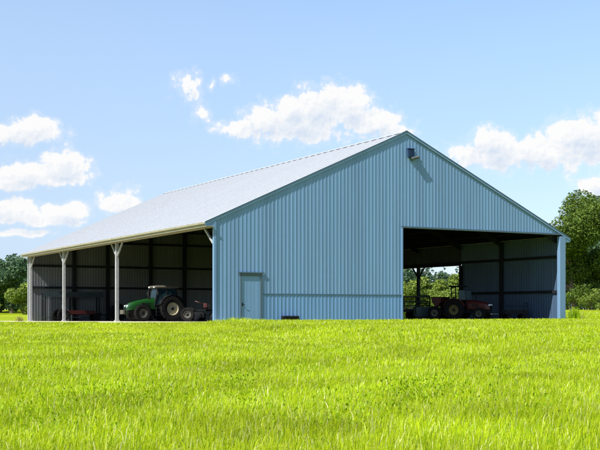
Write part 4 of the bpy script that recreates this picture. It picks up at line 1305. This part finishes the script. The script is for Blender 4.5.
# ------------------------------------------------------------------ grass
def make_grass():
    def zone(n_per_m2, y0, y1, hmin, hmax, wid, seed, inner=None, margin=5):
        gg = np.random.default_rng(seed)
        half = 0.31
        area = half * (y1 ** 2 - y0 ** 2) + 2 * margin * (y1 - y0)
        n = int(area * n_per_m2)
        Y = y0 + (y1 - y0) * gg.random(int(n * 1.8))
        X = (gg.random(len(Y)) * 2 - 1) * (half * y1 + margin)
        ok = np.abs(X) < half * Y + margin
        X, Y = X[ok], Y[ok]
        if len(X) > n: X, Y = X[:n], Y[:n]
        if inner is not None:
            q = np.abs(X) > half * np.clip(Y, 9.5, 99) + inner
            q |= Y < 9.5
            X, Y = X[q], Y[q]
        u, s = us(X, Y)
        keep = ((s < -0.08) & ~((u < 0.7) & (u > -6.9 + .25 * np.sin(s * .9)) & (s > -1.0))) | (u < -6.95 + 0.3 * np.sin(s * 0.9)) | (u > BW + 0.35)
        X, Y, u, s = X[keep], Y[keep], u[keep], s[keep]
        n = len(X)
        Z = ground_z(u, s)
        # patches of taller and shorter growth
        pn = (np.sin(X * .55 + 1.3 * np.sin(Y * .31)) * np.sin(Y * .43 + 1.7 * np.sin(X * .27)) + .6 * np.sin(X * 1.7 + Y * .9 + 2) * np.sin(Y * 1.3 - X * .6)) * .5
        h = (hmin + (hmax - hmin) * gg.random(n) ** 1.3) * (1 + .2 * pn)
        corner = np.exp(-((u - .9) ** 2 / 1.6 + (s + .9) ** 2 / 1.5))
        h = h * (1 + 1.0 * corner)
        short = np.clip((-4.0 - u) / 8, 0.4, 1) * (u < -1) + (u >= -1)
        h = h * np.where(s > -6, short, 1)
        w = wid * (.6 + .8 * gg.random(n))
        a = gg.random(n) * 2 * np.pi
        lean = (.15 + .85 * gg.random(n) ** 1.3) * h
        la = gg.normal(size=n) * 1.4 + 0.6 + pn * .6
        dx, dy = np.cos(la) * lean, np.sin(la) * lean
        sx, sy = np.cos(a) * w * .5, np.sin(a) * w * .5
        v0 = np.stack([X - sx, Y - sy, Z - .02], 1); v1 = np.stack([X + sx, Y + sy, Z - .02], 1)
        mx, my, mz = X + dx * .3, Y + dy * .3, Z + h * .58
        v2 = np.stack([mx + sx * .75, my + sy * .75, mz], 1); v3 = np.stack([mx - sx * .75, my - sy * .75, mz], 1)
        v4 = np.stack([X + dx, Y + dy, Z + h * (1 - .42 * (lean / h) ** 1.5)], 1)
        return np.stack([v0, v1, v2, v3, v4], 1)
    parts = [zone(85, 2, 62, .09, .21, .02, 11, 4.6, 22), zone(10, 9.5, 30, .18, .34, .012, 9), zone(850, 9.5, 16, .07, .185, .0068, 1), zone(600, 16, 24, .08, .19, .009, 2), zone(270, 24, 38, .10, .23, .015, 3), zone(150, 38, 62, .09, .20, .022, 4), zone(70, 62, 100, .07, .16, .035, 5)]
    V = np.concatenate(parts).reshape(-1, 3)
    n = len(V) // 5
    b = (np.arange(n) * 5)[:, None]
    quad = b + np.array([0, 1, 2, 3]); tri = b + np.array([3, 2, 4])
    flat = np.concatenate([quad, tri], 1).ravel()
    tot = np.tile([4, 3], n)
    o = mesh_np('grass', V, flat, tot, M['grass'])
    tag(o, 'bright yellow-green meadow grass covering the field', 'grass', kind='stuff')
    print('blades', n)


make_grass()


def make_weeds():
    gg = np.random.default_rng(77)
    spots = [(165, 395), (152, 404), (98, 398), (70, 408), (236, 388), (428, 398), (437, 390), (412, 402), (118, 350), (140, 350), (345, 352), (356, 348), (575, 347), (590, 345), (40, 378), (300, 372), (250, 410), (330, 430), (20, 415), (540, 420), (505, 376), (60, 430), (380, 418), (470, 408), (205, 362), (560, 370)]
    V = []
    for (px, py) in spots:
        # find the ground point seen there
        for Y in np.arange(9, 60, .05):
            X = (px - 300) / 1035.9 * Y; u, s = us(X, Y)
            if 308.8 + 1035.9 * (EYE - float(G(s))) / Y < py: break
        n = int(gg.integers(130, 330)); sp = gg.uniform(.22, .5)
        c = np.stack([X + gg.normal(size=n) * sp, Y + gg.normal(size=n) * sp], 1)
        uu, ss = us(c[:, 0], c[:, 1])
        z0 = ground_z(uu, ss)
        z = z0 + gg.random(n) ** .8 * gg.uniform(.26, .42)
        a = gg.random(n) * 6.283; L_ = gg.uniform(.035, .07, n); wd = L_ * gg.uniform(.28, .5, n)
        up = gg.uniform(.1, 1.8, n)
        t = np.stack([np.cos(a), np.sin(a), up], 1); t /= np.linalg.norm(t, axis=1)[:, None]
        b = np.stack([-np.sin(a), np.cos(a), gg.normal(size=n) * .3], 1)
        base = np.stack([c[:, 0], c[:, 1], z], 1)
        V.append(np.stack([base, base + t * (L_ * .45)[:, None] - b * (wd * .5)[:, None], base + t * L_[:, None], base + t * (L_ * .45)[:, None] + b * (wd * .5)[:, None]], 1))
    V = np.concatenate(V).reshape(-1, 3); n = len(V) // 4
    o = mesh_np('weeds', V, np.arange(n * 4), np.full(n, 4), M['weed'])
    tag(o, 'darker broad-leaved weeds scattered through the meadow grass', 'weeds', kind='stuff')


make_weeds()


def tuft(u, s, n, h, sp, m_, label, seed):
    gg = np.random.default_rng(seed)
    x, y = W2(u, s)
    root = empty('weed_clump', (x, y, float(G(s))))
    tag(root, label, 'weed')
    a = gg.random(n) * 6.283; r0 = np.abs(gg.normal(size=n)) * sp
    X, Y = np.cos(a) * r0, np.sin(a) * r0
    hh = h * (.4 + .6 * gg.random(n)); la = gg.random(n) * 6.283; ln = hh * gg.uniform(.1, .5, n); w = .02
    sx, sy = -np.sin(la) * w, np.cos(la) * w
    Z = np.zeros(n)
    v = np.stack([np.stack([X - sx, Y - sy, Z], 1), np.stack([X + sx, Y + sy, Z], 1), np.stack([X + np.cos(la) * ln * .4 + sx, Y + np.sin(la) * ln * .4 + sy, hh * .6], 1),
                  np.stack([X + np.cos(la) * ln * .4 - sx, Y + np.sin(la) * ln * .4 - sy, hh * .6], 1), np.stack([X + np.cos(la) * ln, Y + np.sin(la) * ln, hh], 1)], 1)
    V = v.reshape(-1, 3); b = (np.arange(n) * 5)[:, None]
    flat = np.concatenate([b + np.array([0, 1, 2, 3]), b + np.array([3, 2, 4])], 1).ravel()
    mesh_np('stems', V, flat, np.tile([4, 3], n), M[m_], root)
    k = n * 2
    a = gg.random(k) * 6.283; r0 = np.abs(gg.normal(size=k)) * sp * 1.2
    c = np.stack([np.cos(a) * r0, np.sin(a) * r0, h * gg.random(k) * .95], 1)
    t = gg.normal(size=(k, 3)); t /= np.linalg.norm(t, axis=1)[:, None]
    q = np.cross(t, gg.normal(size=(k, 3))); q /= np.linalg.norm(q, axis=1)[:, None]
    L_ = gg.uniform(.05, .1, k)[:, None]
    V = np.stack([c, c + t * L_ * .5 - q * L_ * .3, c + t * L_, c + t * L_ * .5 + q * L_ * .3], 1).reshape(-1, 3)
    mesh_np('leaves', V, np.arange(k * 4), np.full(k, 4), M[m_], root)


tuft(BW + .75, -.35, 90, .95, .28, 'weed', 'tall green weed clump at the pale barn corner by the wire fence', 31)
tuft(BW + 1.35, .2, 70, .6, .3, 'dry_weed', 'dry yellowish weed clump among the wire fence posts', 32)
tuft(-.75, BL + .4, 60, .5, .25, 'dry_weed', 'small brownish weed clump at the far end post of the open side', 33)
